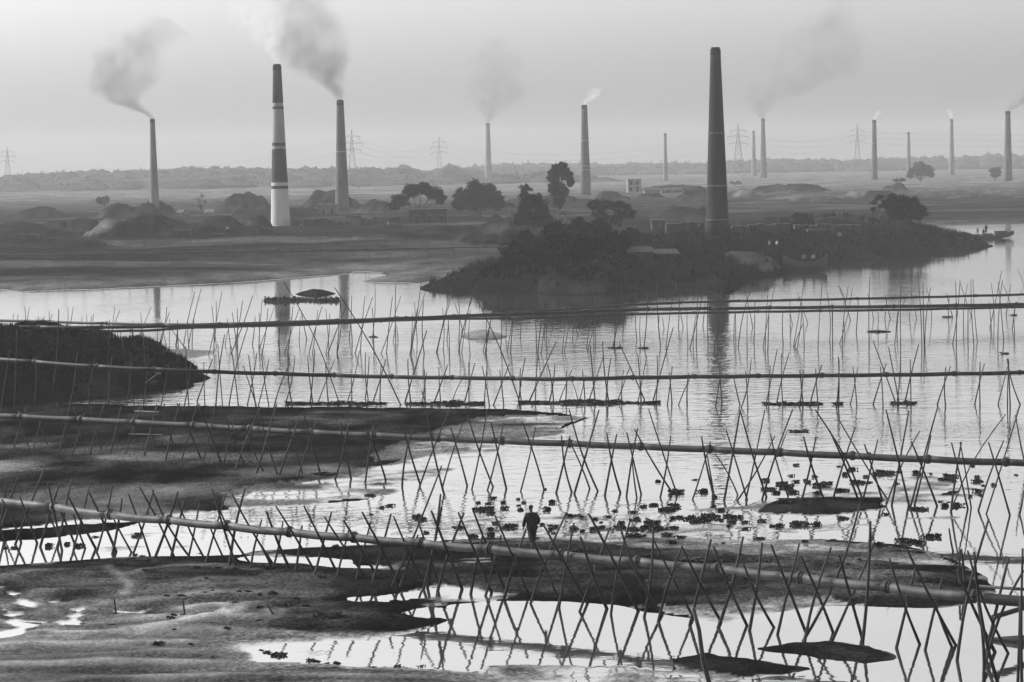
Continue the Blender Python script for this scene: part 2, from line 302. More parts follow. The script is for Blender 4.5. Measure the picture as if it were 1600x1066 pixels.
def ground_material():
    M = bpy.data.materials.new('mud_and_sand'); M.use_nodes = True; t = M.node_tree; N = t.nodes; L = t.links; P = N['Principled BSDF']
    def noise(scale, det, st=(1, 1, 1), rough=.55):
        tc = N.new('ShaderNodeNewGeometry'); mp = N.new('ShaderNodeMapping'); n = N.new('ShaderNodeTexNoise'); mp.inputs['Scale'].default_value = st
        L.new(tc.outputs['Position'], mp.inputs[0]); L.new(mp.outputs[0], n.inputs['Vector']); n.inputs['Scale'].default_value = scale; n.inputs['Detail'].default_value = det; n.inputs['Roughness'].default_value = rough
        return n.outputs[0]
    def math_(op, a, b=None, c=None, clamp=False):
        q = N.new('ShaderNodeMath'); q.operation = op; q.use_clamp = clamp
        for i, x in enumerate((a, b, c)):
            if x is None: continue
            if isinstance(x, (int, float)): q.inputs[i].default_value = x
            else: L.new(x, q.inputs[i])
        return q.outputs[0]
    def ramp(x, a, b, lo=0., hi=1.):
        q = N.new('ShaderNodeMapRange'); q.interpolation_type = 'SMOOTHSTEP'; L.new(x, q.inputs[0]); q.inputs[1].default_value = a; q.inputs[2].default_value = b; q.inputs[3].default_value = lo; q.inputs[4].default_value = hi
        return q.outputs[0]
    geo = N.new('ShaderNodeNewGeometry'); sx = N.new('ShaderNodeSeparateXYZ'); L.new(geo.outputs['Position'], sx.inputs[0]); z = sx.outputs[2]
    at = N.new('ShaderNodeAttribute'); at.attribute_name = 'sand'; sand = at.outputs['Fac']
    n1 = noise(.35, 5, (1, .5, 1)); n2 = noise(2.2, 6, (1, .6, 1)); n3 = noise(9.0, 5); n4 = noise(.06, 4)
    mott = math_('ADD', math_('MULTIPLY', n1, .5), math_('ADD', math_('MULTIPLY', n2, .3), math_('MULTIPLY', n3, .2)))
    dark = ramp(mott,   .38, .66, .002, .0075); light = ramp(mott, .36, .64, .13, .30)
    spk = noise(7.0, 8, (1, .7, 1), .7); m2a = ramp(spk, .38, .66, .4, 1.8); m2b = ramp(spk, .36, .66, .8, 1.25); mk_ = N.new('ShaderNodeMix'); mk_.data_type = 'FLOAT'; L.new(ramp(sand, .15, .5), mk_.inputs[0]); L.new(m2a, mk_.inputs[2]); L.new(m2b, mk_.inputs[3]); mott2 = mk_.outputs[0]; far = math_('MULTIPLY', ramp(n4, .4, .6, .8, 1.5), ramp(sx.outputs[1], 600, 1500, 1.0, 1.5));  # far also lightens distant ground: haze painted into its colour
    mx = N.new('ShaderNodeMix'); mx.data_type = 'FLOAT'; L.new(sand, mx.inputs[0]); L.new(dark, mx.inputs[2]); L.new(light, mx.inputs[3])
    # damp sand is darker than dry sand: dampness follows the height above the water
    damp = ramp(math_('ADD', z, math_('MULTIPLY', math_('SUBTRACT', n1, .5), .12)), .03, .19, .22, 1.0)
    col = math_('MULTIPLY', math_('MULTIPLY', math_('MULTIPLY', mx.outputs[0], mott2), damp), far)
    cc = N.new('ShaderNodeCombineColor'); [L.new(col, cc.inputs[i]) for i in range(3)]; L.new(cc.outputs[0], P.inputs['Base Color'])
    # a film of water lies in every hollow just above the water level
    wn = math_('ADD', math_('MULTIPLY', math_('SUBTRACT', n2, .5), .05), math_('MULTIPLY', math_('SUBTRACT', n3, .5), .035))
    wet = math_('MULTIPLY', ramp(math_('ADD', z, wn), -.006, .036, 1.0, 0.0), ramp(sand, .14, .26))
    sheen = ramp(math_('ADD', z, math_('MULTIPLY', math_('SUBTRACT', n1, .5), .15)), .01, .13, .34, .72)
    rr = N.new('ShaderNodeMix'); rr.data_type = 'FLOAT'; L.new(wet, rr.inputs[0]); L.new(sheen, rr.inputs[2]); rr.inputs[3].default_value = .07
    L.new(rr.outputs[0], P.inputs['Roughness']); 
    sp = N.new('ShaderNodeMix'); sp.data_type = 'FLOAT'; L.new(wet, sp.inputs[0]); sp.inputs[2].default_value = .0; sp.inputs[3].default_value = .5; L.new(sp.outputs[0], P.inputs['Specular IOR Level'])
    b = N.new('ShaderNodeBump'); bd = N.new('ShaderNodeMix'); bd.data_type = 'FLOAT'; L.new(wet, bd.inputs[0]); bd.inputs[2].default_value = .09; bd.inputs[3].default_value = .0004
    L.new(bd.outputs[0], b.inputs['Distance']); L.new(math_('ADD', n2, math_('MULTIPLY', n3, .35)), b.inputs['Height']); L.new(b.outputs[0], P.inputs['Normal'])
    # wet silt above the film keeps a dull shine, breaking up where it drains
    gl2 = N.new('ShaderNodeBsdfGlossy'); gl2.inputs['Color'].default_value = g(.8); gl2.inputs['Roughness'].default_value = .32; L.new(b.outputs[0], gl2.inputs['Normal'])
    silt = math_('MULTIPLY', ramp(math_('ADD', z, math_('MULTIPLY', math_('SUBTRACT', mott, .5), .32)), .0, .14, .42, 0.0), ramp(sand, .16, .5)); silt = math_('MULTIPLY', silt, ramp(spk, .40, .62, .35, 1.3), None, True)
    m2 = N.new('ShaderNodeMixShader'); L.new(silt, m2.inputs[0]); L.new(P.outputs[0], m2.inputs[1]); L.new(gl2.outputs[0], m2.inputs[2])
    # the film itself: a mirror-like skin over the mud
    gl = N.new('ShaderNodeBsdfGlossy'); gl.inputs['Color'].default_value = g(.86); gl.inputs['Roughness'].default_value = .05
    ms = N.new('ShaderNodeMixShader'); L.new(math_('MULTIPLY', wet, .74), ms.inputs[0]); L.new(m2.outputs[0], ms.inputs[1]); L.new(gl.outputs[0], ms.inputs[2])
    L.new(ms.outputs[0], N['Material Output'].inputs[0])
    return M
M_ground = ground_material()
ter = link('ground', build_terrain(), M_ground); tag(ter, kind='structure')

def water_material():
    M = bpy.data.materials.new('river_water'); M.use_nodes = True; t = M.node_tree; N = t.nodes; L = t.links; N.remove(N['Principled BSDF'])
    geo = N.new('ShaderNodeNewGeometry')
    def noise(scale, det, st):
        mp = N.new('ShaderNodeMapping'); n = N.new('ShaderNodeTexNoise'); mp.inputs['Scale'].default_value = st; mp.inputs['Rotation'].default_value = (0, 0, .12)
        L.new(geo.outputs['Position'], mp.inputs[0]); L.new(mp.outputs[0], n.inputs['Vector']); n.inputs['Scale'].default_value = scale; n.inputs['Detail'].default_value = det; return n.outputs[0]
    sx = N.new('ShaderNodeSeparateXYZ'); L.new(geo.outputs['Position'], sx.inputs[0])
    def rng(x, a, b, lo, hi):
        q = N.new('ShaderNodeMapRange'); q.interpolation_type = 'SMOOTHSTEP'; L.new(x, q.inputs[0])
        for i, val in enumerate((a, b, lo, hi)): q.inputs[i + 1].default_value = val
        return q.outputs[0]
    # breeze reaches the open river, the pools behind the bars lie still; patches of it vary
    open0 = rng(sx.outputs[1], 92, 125, .10, 1.0); calm = rng(sx.outputs[1], 180, 270, 1.0, .30); mo = N.new('ShaderNodeMath'); mo.operation = 'MULTIPLY'; L.new(open0, mo.inputs[0]); L.new(calm, mo.inputs[1]); open_ = mo.outputs[0]; patch = rng(noise(.035, 3, (1, .5, 1)), .38, .62, .35, 1.25)
    am = N.new('ShaderNodeMath'); am.operation = 'MULTIPLY'; L.new(open_, am.inputs[0]); L.new(patch, am.inputs[1])
    ad = N.new('ShaderNodeMath'); ad.operation = 'MULTIPLY_ADD'; L.new(noise(1.3, 3, (.7, 1.0, 1)), ad.inputs[0]); ad.inputs[1].default_value = 1.0; L.new(noise(.45, 2, (.6, 1.1, 1)), ad.inputs[2])
    b = N.new('ShaderNodeBump'); b.inputs['Strength'].default_value = 1.0
    dm = N.new('ShaderNodeMath'); dm.operation = 'MULTIPLY'; L.new(am.outputs[0], dm.inputs[0]); dm.inputs[1].default_value = .055; L.new(dm.outputs[0], b.inputs['Distance']); L.new(ad.outputs[0], b.inputs['Height'])
    gl = N.new('ShaderNodeBsdfGlossy'); gl.inputs['Color'].default_value = g(.93); gl.inputs['Roughness'].default_value = .03; L.new(b.outputs[0], gl.inputs['Normal'])
    df = N.new('ShaderNodeBsdfDiffuse'); df.inputs['Color'].default_value = g(.07)
    lw = N.new('ShaderNodeFresnel'); lw.inputs['IOR'].default_value = 1.33; L.new(b.outputs[0], lw.inputs['Normal'])
    fm = N.new('ShaderNodeMath'); fm.operation = 'MULTIPLY_ADD'; fm.use_clamp = True; L.new(lw.outputs[0], fm.inputs[0]); fm.inputs[1].default_value = .35; fm.inputs[2].default_value = .66
    ms = N.new('ShaderNodeMixShader'); L.new(fm.outputs[0], ms.inputs[0]); L.new(df.outputs[0], ms.inputs[1]); L.new(gl.outputs[0], ms.inputs[2]); L.new(ms.outputs[0], N['Material Output'].inputs[0])
    return M
wat = mk('river_water', [(-3400, -80, 0), (3400, -80, 0), (3400, 2500, 0), (-3400, 2500, 0)], [(0, 1, 2, 3)], water_material()); tag(wat, kind='structure')

# ------------------------------------------------------------------ pipelines
def pipeline(label, pts, z, rad, couplings, m, group=None, sag=0.03, dark_from=None):
    P = [pix(u, v, z if not isinstance(z, (list, tuple)) else float(np.interp(u, z[0], z[1]))) for u, v in pts]
    # smooth curve through the points, sampled finely
    Q = [P[0] * 2 - P[1]] + P + [P[-1] * 2 - P[-2]]; C = []; Us = []
    for i in range(1, len(Q) - 2):
        for k in range(8):
            t = k / 8; a, b, c, d = Q[i - 1:i + 3]
            C.append(.5 * ((2 * b) + (c - a) * t + (2 * a - 5 * b + 4 * c - d) * t * t + (3 * b - a - 3 * c + d) * t ** 3)); Us.append(pts[i - 1][0] + (pts[i][0] - pts[i - 1][0]) * t)
    C.append(P[-1]); Us.append(pts[-1][0]); Us = np.array(Us); A = np.array([tuple(c) for c in C])
    at = lambda u: Vector([float(np.interp(u, Us, A[:, k])) for k in range(3)])
    t = thing('pipeline', label, 'pipeline', (at(pts[0][0]).x, at(pts[0][0]).y, 0), group); off = Vector(t.location)
    cuts = [pts[0][0]] + [c for c in couplings if pts[0][0] < c < pts[-1][0]] + [pts[-1][0]]
    for a, b in zip(cuts[:-1], cuts[1:]):
        n = 7; seg = []
        for i in range(n):
            f = i / (n - 1); p = at(a + (b - a) * f); p.z -= sag * 4 * f * (1 - f); seg.append(p - off)
        mm = m if not (dark_from and a >= dark_from - 1) else M_rubber
        MB().tube(seg, rad * (1.12 if mm is M_rubber and m is not M_rubber else 1), 14).out('pipe_section', mm, t, True)
    for i, c in enumerate(cuts[1:-1]):
        p = at(c); d = (at(c + 2) - at(c - 2)).normalized(); b = MB(); r = rad
        b.tube([p - off - d * .16, p - off - d * .16 + d * .03, p - off + d * .13, p - off + d * .16], [r * 1.03, r * 1.16, r * 1.16, r * 1.03], 14)
        b.tube([p - off - d * .05, p - off - d * .045, p - off + d * .045, p - off + d * .05], [r * 1.1, r * 1.42, r * 1.42, r * 1.1], 14)
        b.out('coupling', M_rubber, t)
    return at
pipe1 = pipeline('nearest and thickest pale pipeline, slanting down to a black hose end', [(-60, 777), (6, 782.5), (85, 792), (172, 804), (264, 812.5), (355, 821.5), (452, 831), (553, 839.5), (658, 848.5), (764, 857.5), (877, 867),
        (996, 877.5), (1121, 888.5), (1250, 902.5), (1386, 917.5), (1522, 932), (1660, 941)], ([0, 1600], [1.62, 1.74]), .152, [85, 172, 264, 355, 452, 553, 658, 764, 877, 996, 1121, 1250, 1386, 1522], M_pipe, sag=.05, dark_from=1522)
pipe2 = pipeline('second pipeline from the camera, grey, crossing the mud bank and the open water', [(-60, 646.5), (0, 649.5), (126, 655.5), (303, 664.5), (486, 675.5), (685, 684.5), (890, 693), (1109, 702), (1219, 706.8), (1450, 717.5), (1572, 722), (1660, 724)],
        2.1, .15, [39, 126, 213, 303, 392, 487, 586, 685, 786, 890, 996, 1109, 1219, 1334, 1450, 1572], M_pipe2)
pipe3 = pipeline('third pipeline from the camera, dark, sagging past the steep left bank', [(-60, 557), (0, 561), (144, 572), (300, 579.5), (480, 585), (610, 588.5), (750, 590.5), (880, 592), (980, 590), (1130, 588), (1280, 586.5), (1425, 585), (1600, 582), (1660, 580.5)],
        ([0, 300, 520, 1600], [3.1, 2.6, 1.85, 1.85]), .125, [61, 152, 243, 334, 426, 519, 612, 706, 799, 893, 990, 1087, 1185, 1284, 1387, 1488, 1591], M_rubber)
pipe4 = pipeline('thick middle pipeline of the three close ones over the upper river', [(-60, 511), (0, 510.6), (120, 511.5), (255, 509.5), (400, 507), (480, 504.5), (610, 498.5), (760, 492.5), (860, 489), (980, 484), (1100, 482), (1280, 480), (1450, 478), (1600, 475.5), (1660, 474)],
        2.8, .14, [95 * k - 30 for k in range(1, 18)], M_rubber)
pipe5 = pipeline('farthest of the three close pipelines over the upper river', [(-60, 500), (0, 500.6), (90, 503), (180, 505.5), (300, 507), (480, 502), (700, 494), (860, 485), (980, 476.5), (1100, 471.5), (1280, 468), (1450, 464), (1600, 460), (1660, 458)],
        2.2, .115, [90 * k - 12 for k in range(1, 19)], M_rubber)
pipe6 = pipeline('lowest of the three close pipelines over the upper river', [(-60, 513), (42, 515.5), (126, 517), (222, 516.5), (300, 512), (480, 507), (660, 499), (860, 496), (980, 491), (1130, 488), (1280, 485.6), (1425, 483.5), (1600, 479.5), (1660, 478)],
        1.6, .11, [98 * k + 8 for k in range(1, 17)], M_rubber)
pipe7 = pipeline('thin far pipeline across the dark field below the chimneys', [(-60, 401), (0, 399.5), (210, 395.6), (400, 392.5), (600, 389), (785, 385.5), (965, 380.5), (1100, 379.3), (1225, 379.2)],
        2.6, .11, [70 * k + 20 for k in range(0, 17)], M_pipe2)

# ------------------------------------------------------------------ bamboo: every pole is given by the place of its top and of its foot
WIN = {'W1': (0, 730, 6.664), 'W2': (200, 740, 6.664), 'W3': (400, 760, 6.664), 'W4': (600, 770, 6.664), 'W5': (800, 790, 6.664), 'W6': (1000, 820, 5.6125), 'W7': (1200, 820, 5.6125), 'W8': (1400, 800, 4.01), 'F': (0, 0, 1),
       'Ba': (0, 610, 6.664), 'Bb': (200, 630, 6.664), 'Bc': (400, 630, 6.664), 'Bd': (600, 630, 6.664), 'Be': (800, 640, 6.664), 'Bf': (1000, 640, 6.664), 'Bg': (1200, 630, 5.6125), 'Bh': (1400, 630, 4.845),
       'Ca': (0, 480, 5.714), 'Cb': (260, 440, 5.329), 'Cc': (520, 440, 5.329), 'Cd': (780, 440, 5.329), 'Ce': (1040, 440, 5.329), 'Cf': (1300, 420, 4.847)}
def conv(w, q):
    ox, oy, s = WIN[w]; return tuple(x / s + (ox, oy)[i % 2] for i, x in enumerate(q))
X1 = {'F': [(-12, 770, 8, 844, 10, 752, -3, 823), (3, 780, 32, 848, 28, 745, 1, 829), (31, 776, 58, 849, 70, 731, 24, 851), (66, 782, 93, 842, 93, 755, 63, 855), (75, 754, 97, 861, 112, 748, 90, 858), (93, 796, 117, 852, 141.5, 753, 114.5, 860),
    (105, 772, 150, 858, 176, 756, 150, 863), (139.5, 770, 181, 862, 190.5, 779, 175, 866), (166.5, 788, 206, 863, 240, 766, 208, 864), (200.7, 772, 234, 868, 278, 768, 242, 870.5), (218, 761, 271, 869, 288, 782, 267.5, 870.5),
    (238, 765.5, 297.5, 869, 312, 785, 293, 875), (275, 776, 321, 873.5, 353, 771, 322, 879), (324, 813.5, 351.5, 876, 383, 762.5, 360, 882.5), (330.5, 764, 392, 881, 409, 812, 393, 886), (362, 771, 426, 882.5, 442, 815.5, 426, 887.5),
    (416, 799, 452, 886, 472, 821, 462, 893), (431, 791, 490, 890, 518, 800, 492, 898), (475, 791, 526, 894, 546, 824.5, 526, 901), (507, 808, 569, 899.5, 579, 815.5, 557, 904), (537, 813, 591, 902.5, 611, 803, 582, 910),
    (566, 800.5, 622, 908.5, 653, 836, 625.5, 916), (615, 807, 661, 908, 690, 792.5, 661, 920), (674, 798.5, 722, 921, 725, 801.5, 685, 924), (716, 801, 768, 926, 754, 836, 736, 929), (738, 794, 789, 921.5, 783, 836, 758.5, 931.5),
    (773, 805, 826, 929, 822, 827, 788.5, 935), (823, 823, 873.5, 939, 885, 801, 830, 943), (850, 821.5, 918, 943, 897, 817, 874, 950), (907, 839, 949, 951.5, 953, 824, 905.6, 956), (920, 803, 997, 955.5, 984, 815, 956, 960.5),
    (967, 817, 1037, 962, 1020.6, 825, 1005, 965), (1019.6, 840.5, 1084, 966, 1066, 853, 1030, 971.5), (1065, 854, 1127, 971.5, 1111, 843, 1078, 977.7), (1115, 854, 1168, 977.7, 1161, 838.7, 1121, 981), (1158.6, 871, 1211, 981, 1191, 847.6, 1170.5, 985.7),
    (1205, 852, 1259.7, 990, 1249, 849, 1215, 992), (1252, 870, 1301.5, 989, 1298.5, 855.6, 1259, 1001.7), (1311, 867, 1347.5, 998, 1366.6, 847.6, 1300, 1001.7), (1390, 873.5, 1438, 1007, 1431.6, 882, 1400.5, 1013),
    (1414, 852, 1493.5, 1008, 1475, 895, 1446, 1016), (1495, 891, 1555, 1019, 1545, 811, 1497, 1032), (1512, 861, 1577, 1021, 1576, 871, 1540, 1028), (1522, 863, 1562, 1070, 1599, 892, 1542, 1036)]}
S1 = {'F': [(114, 802, 134, 857), (336.5, 783, 369.5, 884), (393.5, 830, 422, 884), (690, 728, 612, 916), (653, 813.5, 685.5, 914), (688.5, 772, 667.5, 919), (1344, 787, 1253, 1001), (1360, 814, 1347, 1005), (1460, 940, 1488.5, 1012),
    (1528, 940, 1535, 1068), (1594, 932, 1590, 1070), (1598, 857, 1597, 1070), (1500, 860, 1500, 912), (1502, 858, 1507, 909), (1483, 826, 1490, 862)]}
X2 = {'Ba': [(190, 210, 305, 585, 285, 150, 150, 620), (380, 250, 490, 565, 440, 270, 335, 640), (595, 130, 730, 600, 745, 40, 597, 680), (770, 170, 850, 505, 875, 235, 735, 690), (935, 110, 1060, 610, 1090, 130, 940, 665), (1160, 280, 1245, 545, 1260, 170, 1148, 655), (1335, 250, 1440, 545, 1470, 130, 1298, 670)],
    'Bb': [(140, 30, 285, 460, 300, 10, 170, 550), (375, 0, 480, 430, 540, 0, 395, 600), (510, 0, 760, 580, 720, 10, 560, 600), (730, 20, 965, 625, 915, 0, 775, 640), (960, 20, 1225, 670, 1155, 20, 990, 685), (1215, 190, 1420, 710, 1380, 40, 1120, 700)],
    'Bc': [(20, 60, 225, 740, 215, 10, 5, 730), (325, 200, 485, 740, 460, 120, 245, 745), (490, 90, 670, 730, 625, 180, 435, 770), (875, 230, 990, 785, 960, 225, 818, 790), (1150, 280, 1345, 800, 1225, 230, 1138, 835)],
    'Bd': [(205, 270, 380, 850, 300, 255, 198, 860), (450, 100, 632, 955, 700, 30, 375, 870), (695, 250, 865, 860, 815, 230, 610, 890), (870, 130, 1140, 875, 1075, 60, 912, 900), (1115, 200, 1275, 890, 1245, 205, 1075, 905), (1440, 190, 1663, 897, 1578, 250, 1420, 920)],
    'Be': [(515, 270, 632, 860, 605, 275, 460, 870), (595, 0, 900, 850, 905, 5, 648, 880), (988, 250, 1135, 870, 1090, 260, 968, 895), (1195, 240, 1345, 885, 1310, 190, 1195, 905)],
    'Bf': [(90, 0, 390, 895, 320, 275, 207, 915), (640, 280, 770, 900, 735, 330, 545, 940), (895, 210, 1115, 940, 1045, 0, 875, 950), (1045, 15, 1320, 910, 1300, 0, 1100, 945), (1358, 250, 1550, 905, 1590, 0, 1275, 940)],
    'Bg': [(312, 295, 488, 830, 420, 295, 292, 850), (540, 240, 785, 840, 765, 210, 570, 850), (845, 360, 1000, 850, 963, 320, 830, 855), (1035, 60, 1235, 890, 1235, 65, 1085, 900)],
    'Bh': [(115, 290, 310, 780, 265, 245, 140, 770), (420, 300, 543, 800, 495, 295, 418, 820), (700, 295, 862, 850, 815, 285, 627, 815)]}
S2 = {'Be': [(600, 330, 805, 825), (1250, 520, 1302, 915), (1275, 205, 1678, 875)], 'Bf': [(700, 480, 775, 930), (780, 460, 1010, 890), (1405, 275, 1005, 955), (1535, 215, 1455, 420)], 'Bg': [(415, 60, 825, 860), (615, 135, 1052, 850), (1330, 245, 1040, 905)],
    'Bh': [(315, 30, 108, 795), (485, 295, 568, 795), (830, 85, 420, 830), (940, 10, 683, 840), (905, 90, 995, 520), (970, 660, 932, 845)]}
X3 = {'Cb': [(162, 540, 188, 1030, 207, 675, 148, 1030), (312, 670, 322, 1030, 385, 645, 255, 1000), (428, 520, 468, 1030, 485, 440, 415, 1030), (540, 540, 598, 1030, 680, 370, 525, 1030), (685, 615, 745, 1035, 755, 590, 672, 1030), (790, 600, 855, 1030, 855, 640, 765, 1030),
    (1015, 590, 1053, 1030, 1070, 625, 988, 1010), (1175, 615, 1220, 1000, 1235, 565, 1197, 1000), (1325, 685, 1348, 1000, 1402, 650, 1267, 995)],
    'Cc': [(150, 730, 155, 1030, 222, 575, 115, 1010), (272, 590, 298, 975, 303, 625, 268, 975), (402, 695, 393, 990, 442, 650, 335, 1000), (625, 645, 652, 1010, 783, 405, 600, 1010), (762, 730, 767, 1010, 783, 755, 745, 1010), (882, 715, 898, 1000, 957, 695, 845, 1005),
    (1132, 670, 1135, 1010, 1183, 680, 1095, 1010), (1242, 700, 1302, 1030, 1285, 690, 1262, 1000), (1390, 740, 1423, 1030, 1470, 685, 1337, 1030)],
    'Cd': [(178, 720, 190, 1000, 217, 635, 165, 1000), (325, 600, 303, 1000, 475, 500, 250, 1000), (405, 685, 450, 1000, 465, 690, 415, 1000), (562, 745, 552, 1000, 607, 735, 500, 1000), (692, 740, 712, 1000, 720, 780, 665, 1000), (758, 535, 800, 1000, 873, 610, 745, 1000),
    (860, 495, 915, 1000, 932, 630, 893, 1000), (1035, 735, 1022, 1000, 1090, 705, 985, 1000), (1153, 600, 1180, 970, 1228, 620, 1155, 1010), (1315, 615, 1300, 1010, 1450, 380, 1280, 1000), (1415, 755, 1437, 1010, 1442, 705, 1400, 1030)],
    'Ce': [(190, 760, 182, 1025, 225, 760, 110, 1030), (447, 730, 470, 1000, 475, 690, 418, 1040), (667, 745, 685, 1050, 713, 650, 625, 1050), (872, 700, 860, 1050, 930, 565, 835, 1030), (965, 595, 980, 1030, 1030, 590, 930, 1000), (1117, 740, 1143, 1040, 1145, 735, 1110, 1040),
    (1250, 725, 1273, 1050, 1303, 690, 1203, 1040), (1438, 625, 1437, 1050, 1445, 650, 1420, 1050)],
    'Cf': [(158, 740, 187, 1040, 195, 745, 137, 1030), (367, 740, 385, 1040, 412, 715, 313, 1030), (428, 590, 510, 1020, 520, 640, 490, 1020), (592, 685, 597, 1040, 658, 570, 555, 1010), (862, 745, 865, 1040, 898, 740, 798, 1030), (1122, 705, 1122, 1040, 1155, 720, 1083, 1030), (1335, 680, 1350, 1050, 1340, 700, 1330, 1040)]}
S3 = {'Ca': [(88, 385, 5, 930), (150, 200, 118, 690), (322, 450, 298, 720), (525, 20, 470, 810), (690, 405, 648, 780), (850, 450, 790, 780), (1000, 430, 960, 850), (1170, 410, 1127, 865), (1075, 220, 1200, 865), (1325, 410, 1280, 870), (1278, 220, 1300, 560), (1510, 505, 1440, 875), (978, 120, 978, 860)],
    'Cb': [(640, 700, 748, 1035), (1030, 680, 900, 1060), (975, 0, 1432, 1010), (40, 395, 160, 560)], 'Cc': [(15, 50, 563, 1030), (737, 905, 770, 1000), (1100, 770, 1000, 1000), (1200, 150, 1552, 1000)], 'Cd': [(605, 820, 655, 1000), (1000, 515, 1210, 985)],
    'Ce': [(568, 805, 620, 1030)], 'Cf': [(312, 550, 480, 1010), (1325, 680, 1430, 1030), (1330, 740, 1258, 1030)]}
S4 = {'Ca': [(125, 55, 108, 190), (163, 65, 148, 190), (222, 0, 240, 190), (262, 0, 232, 190), (345, 80, 312, 200), (395, 80, 370, 200), (440, 35, 440, 200), (468, 60, 440, 200), (605, 0, 612, 210), (655, 0, 615, 210), (735, 85, 720, 240), (770, 65, 800, 260), (818, 80, 795, 260), (835, 60, 830, 260),
        (978, 110, 955, 275), (1025, 0, 985, 275), (1072, 25, 985, 280), (1045, 125, 1055, 310), (1075, 230, 1110, 420), (1190, 120, 1170, 315), (1185, 180, 1193, 310), (1257, 50, 1262, 320), (1350, 0, 1225, 310), (1415, 130, 1400, 315), (1490, 0, 1430, 335), (1515, 40, 1425, 330), (1515, 105, 1512, 345), (1460, 230, 1485, 345), (1585, 120, 1565, 345), (1580, 180, 1590, 350)],
    'Cb': [(92, 320, 78, 535), (88, 350, 98, 540), (238, 85, 145, 540), (290, 60, 185, 540), (180, 340, 190, 535), (230, 315, 215, 540), (378, 200, 390, 600), (462, 80, 350, 610), (415, 165, 392, 540), (400, 400, 415, 540), (508, 310, 535, 540), (520, 380, 490, 530), (548, 255, 585, 530), (720, 115, 535, 600), (590, 225, 590, 620), (635, 160, 570, 520),
        (740, 290, 715, 530), (773, 260, 768, 560), (900, 210, 780, 540), (845, 225, 795, 600), (797, 145, 770, 500), (953, 265, 930, 520), (935, 290, 940, 560), (1053, 210, 1010, 600), (1110, 215, 985, 600), (1120, 235, 1170, 480), (1120, 290, 1107, 500), (1260, 240, 1215, 600), (1297, 205, 1188, 600), (1327, 230, 1352, 540), (1360, 265, 1325, 600), (1450, 145, 1418, 600), (1492, 215, 1345, 600)],
    'Cc': [(158, 115, 135, 480), (65, 145, 32, 600), (150, 350, 160, 510), (268, 120, 232, 590), (333, 130, 187, 600), (350, 10, 325, 480), (330, 220, 340, 520), (497, 125, 448, 590), (567, 120, 400, 600), (525, 20, 525, 480), (520, 360, 500, 500), (530, 360, 543, 480), (735, 15, 640, 610), (770, 90, 655, 600), (705, 225, 655, 500), (680, 170, 703, 500), (665, 260, 650, 560), (757, 160, 765, 600),
        (985, 60, 862, 590), (1000, 95, 870, 590), (912, 220, 915, 560), (965, 310, 950, 490), (960, 330, 970, 600), (1052, 170, 1048, 500), (1015, 175, 1080, 400), (1205, 0, 1050, 580), (1165, 60, 1075, 590), (1147, 230, 1148, 600), (1380, 55, 1250, 580), (1360, 90, 1270, 590), (1275, 90, 1280, 600), (1390, 180, 1393, 560), (1445, 310, 1440, 480)],
    'Cd': [(150, 150, 70, 590), (135, 200, 97, 590), (185, 300, 178, 480), (425, 0, 325, 600), (370, 50, 345, 600), (395, 110, 450, 400), (285, 100, 310, 560), (395, 310, 400, 590), (385, 310, 375, 460), (590, 0, 525, 590), (620, 20, 540, 590), (590, 150, 655, 450), (655, 0, 610, 480), (835, 40, 735, 560), (775, 60, 790, 540), (770, 290, 730, 550), (800, 290, 805, 520),
        (1015, 20, 945, 540), (980, 20, 960, 540), (1025, 130, 1035, 390), (1095, 0, 1145, 170), (1150, 130, 1150, 480), (1175, 270, 1180, 540), (1235, 90, 1205, 540), (1308, 20, 1345, 540), (1330, 270, 1322, 380), (1360, 300, 1375, 390), (1470, 10, 1390, 560)],
    'Ce': [(85, 0, 147, 380), (120, 100, 108, 380), (178, 240, 187, 540), (265, 0, 255, 540), (325, 40, 200, 560), (255, 270, 232, 540), (330, 180, 310, 370), (350, 150, 355, 520), (475, 0, 400, 570), (385, 0, 490, 330), (440, 250, 445, 580), (655, 60, 725, 380), (578, 250, 570, 500), (580, 240, 585, 530), (720, 30, 608, 550), (680, 270, 680, 580), (745, 150, 735, 520), (915, 10, 812, 550), (850, 110, 830, 560), (860, 250, 850, 600), (978, 240, 982, 520),
        (1150, 20, 1065, 540), (1135, 170, 1090, 560), (1100, 90, 1185, 350), (1145, 350, 1078, 540), (1140, 240, 1155, 540), (1035, 160, 1040, 400), (1040, 270, 1057, 360), (1305, 10, 1270, 560), (1345, 90, 1362, 500), (1385, 180, 1390, 560), (1445, 40, 1492, 150)],
    'Cf': [(5, 320, 5, 560), (52, 130, 140, 390), (123, 130, 80, 600), (155, 145, 55, 570), (90, 400, 97, 500), (200, 230, 183, 480), (285, 65, 282, 590), (268, 185, 312, 390), (345, 280, 342, 480), (400, 190, 443, 380), (417, 210, 400, 380), (520, 120, 520, 640), (510, 200, 475, 580), (505, 320, 495, 500), (580, 165, 540, 270), (605, 150, 585, 380), (590, 160, 640, 380), (650, 30, 680, 600), (690, 115, 700, 600), (715, 140, 752, 380), (747, 140, 705, 570),
        (865, 185, 915, 370), (885, 195, 875, 370), (935, 95, 940, 570), (970, 85, 912, 570), (972, 110, 1055, 360), (1028, 115, 1000, 450), (1030, 310, 1030, 540), (1052, 80, 1077, 590), (1068, 80, 1102, 550), (1190, 250, 1207, 460), (1205, 110, 1225, 380), (1285, 15, 1195, 450), (1258, 100, 1300, 550), (1290, 85, 1258, 570), (1290, 110, 1345, 250), (1355, 120, 1320, 360), (1395, 250, 1365, 460), (1380, 300, 1385, 490), (1405, 0, 1454, 125)]}
rp = random.Random(11)
def flat(T, n):
    a = []
    for w_, L_ in T.items(): a += [conv(w_, q) for q in L_]
    return a
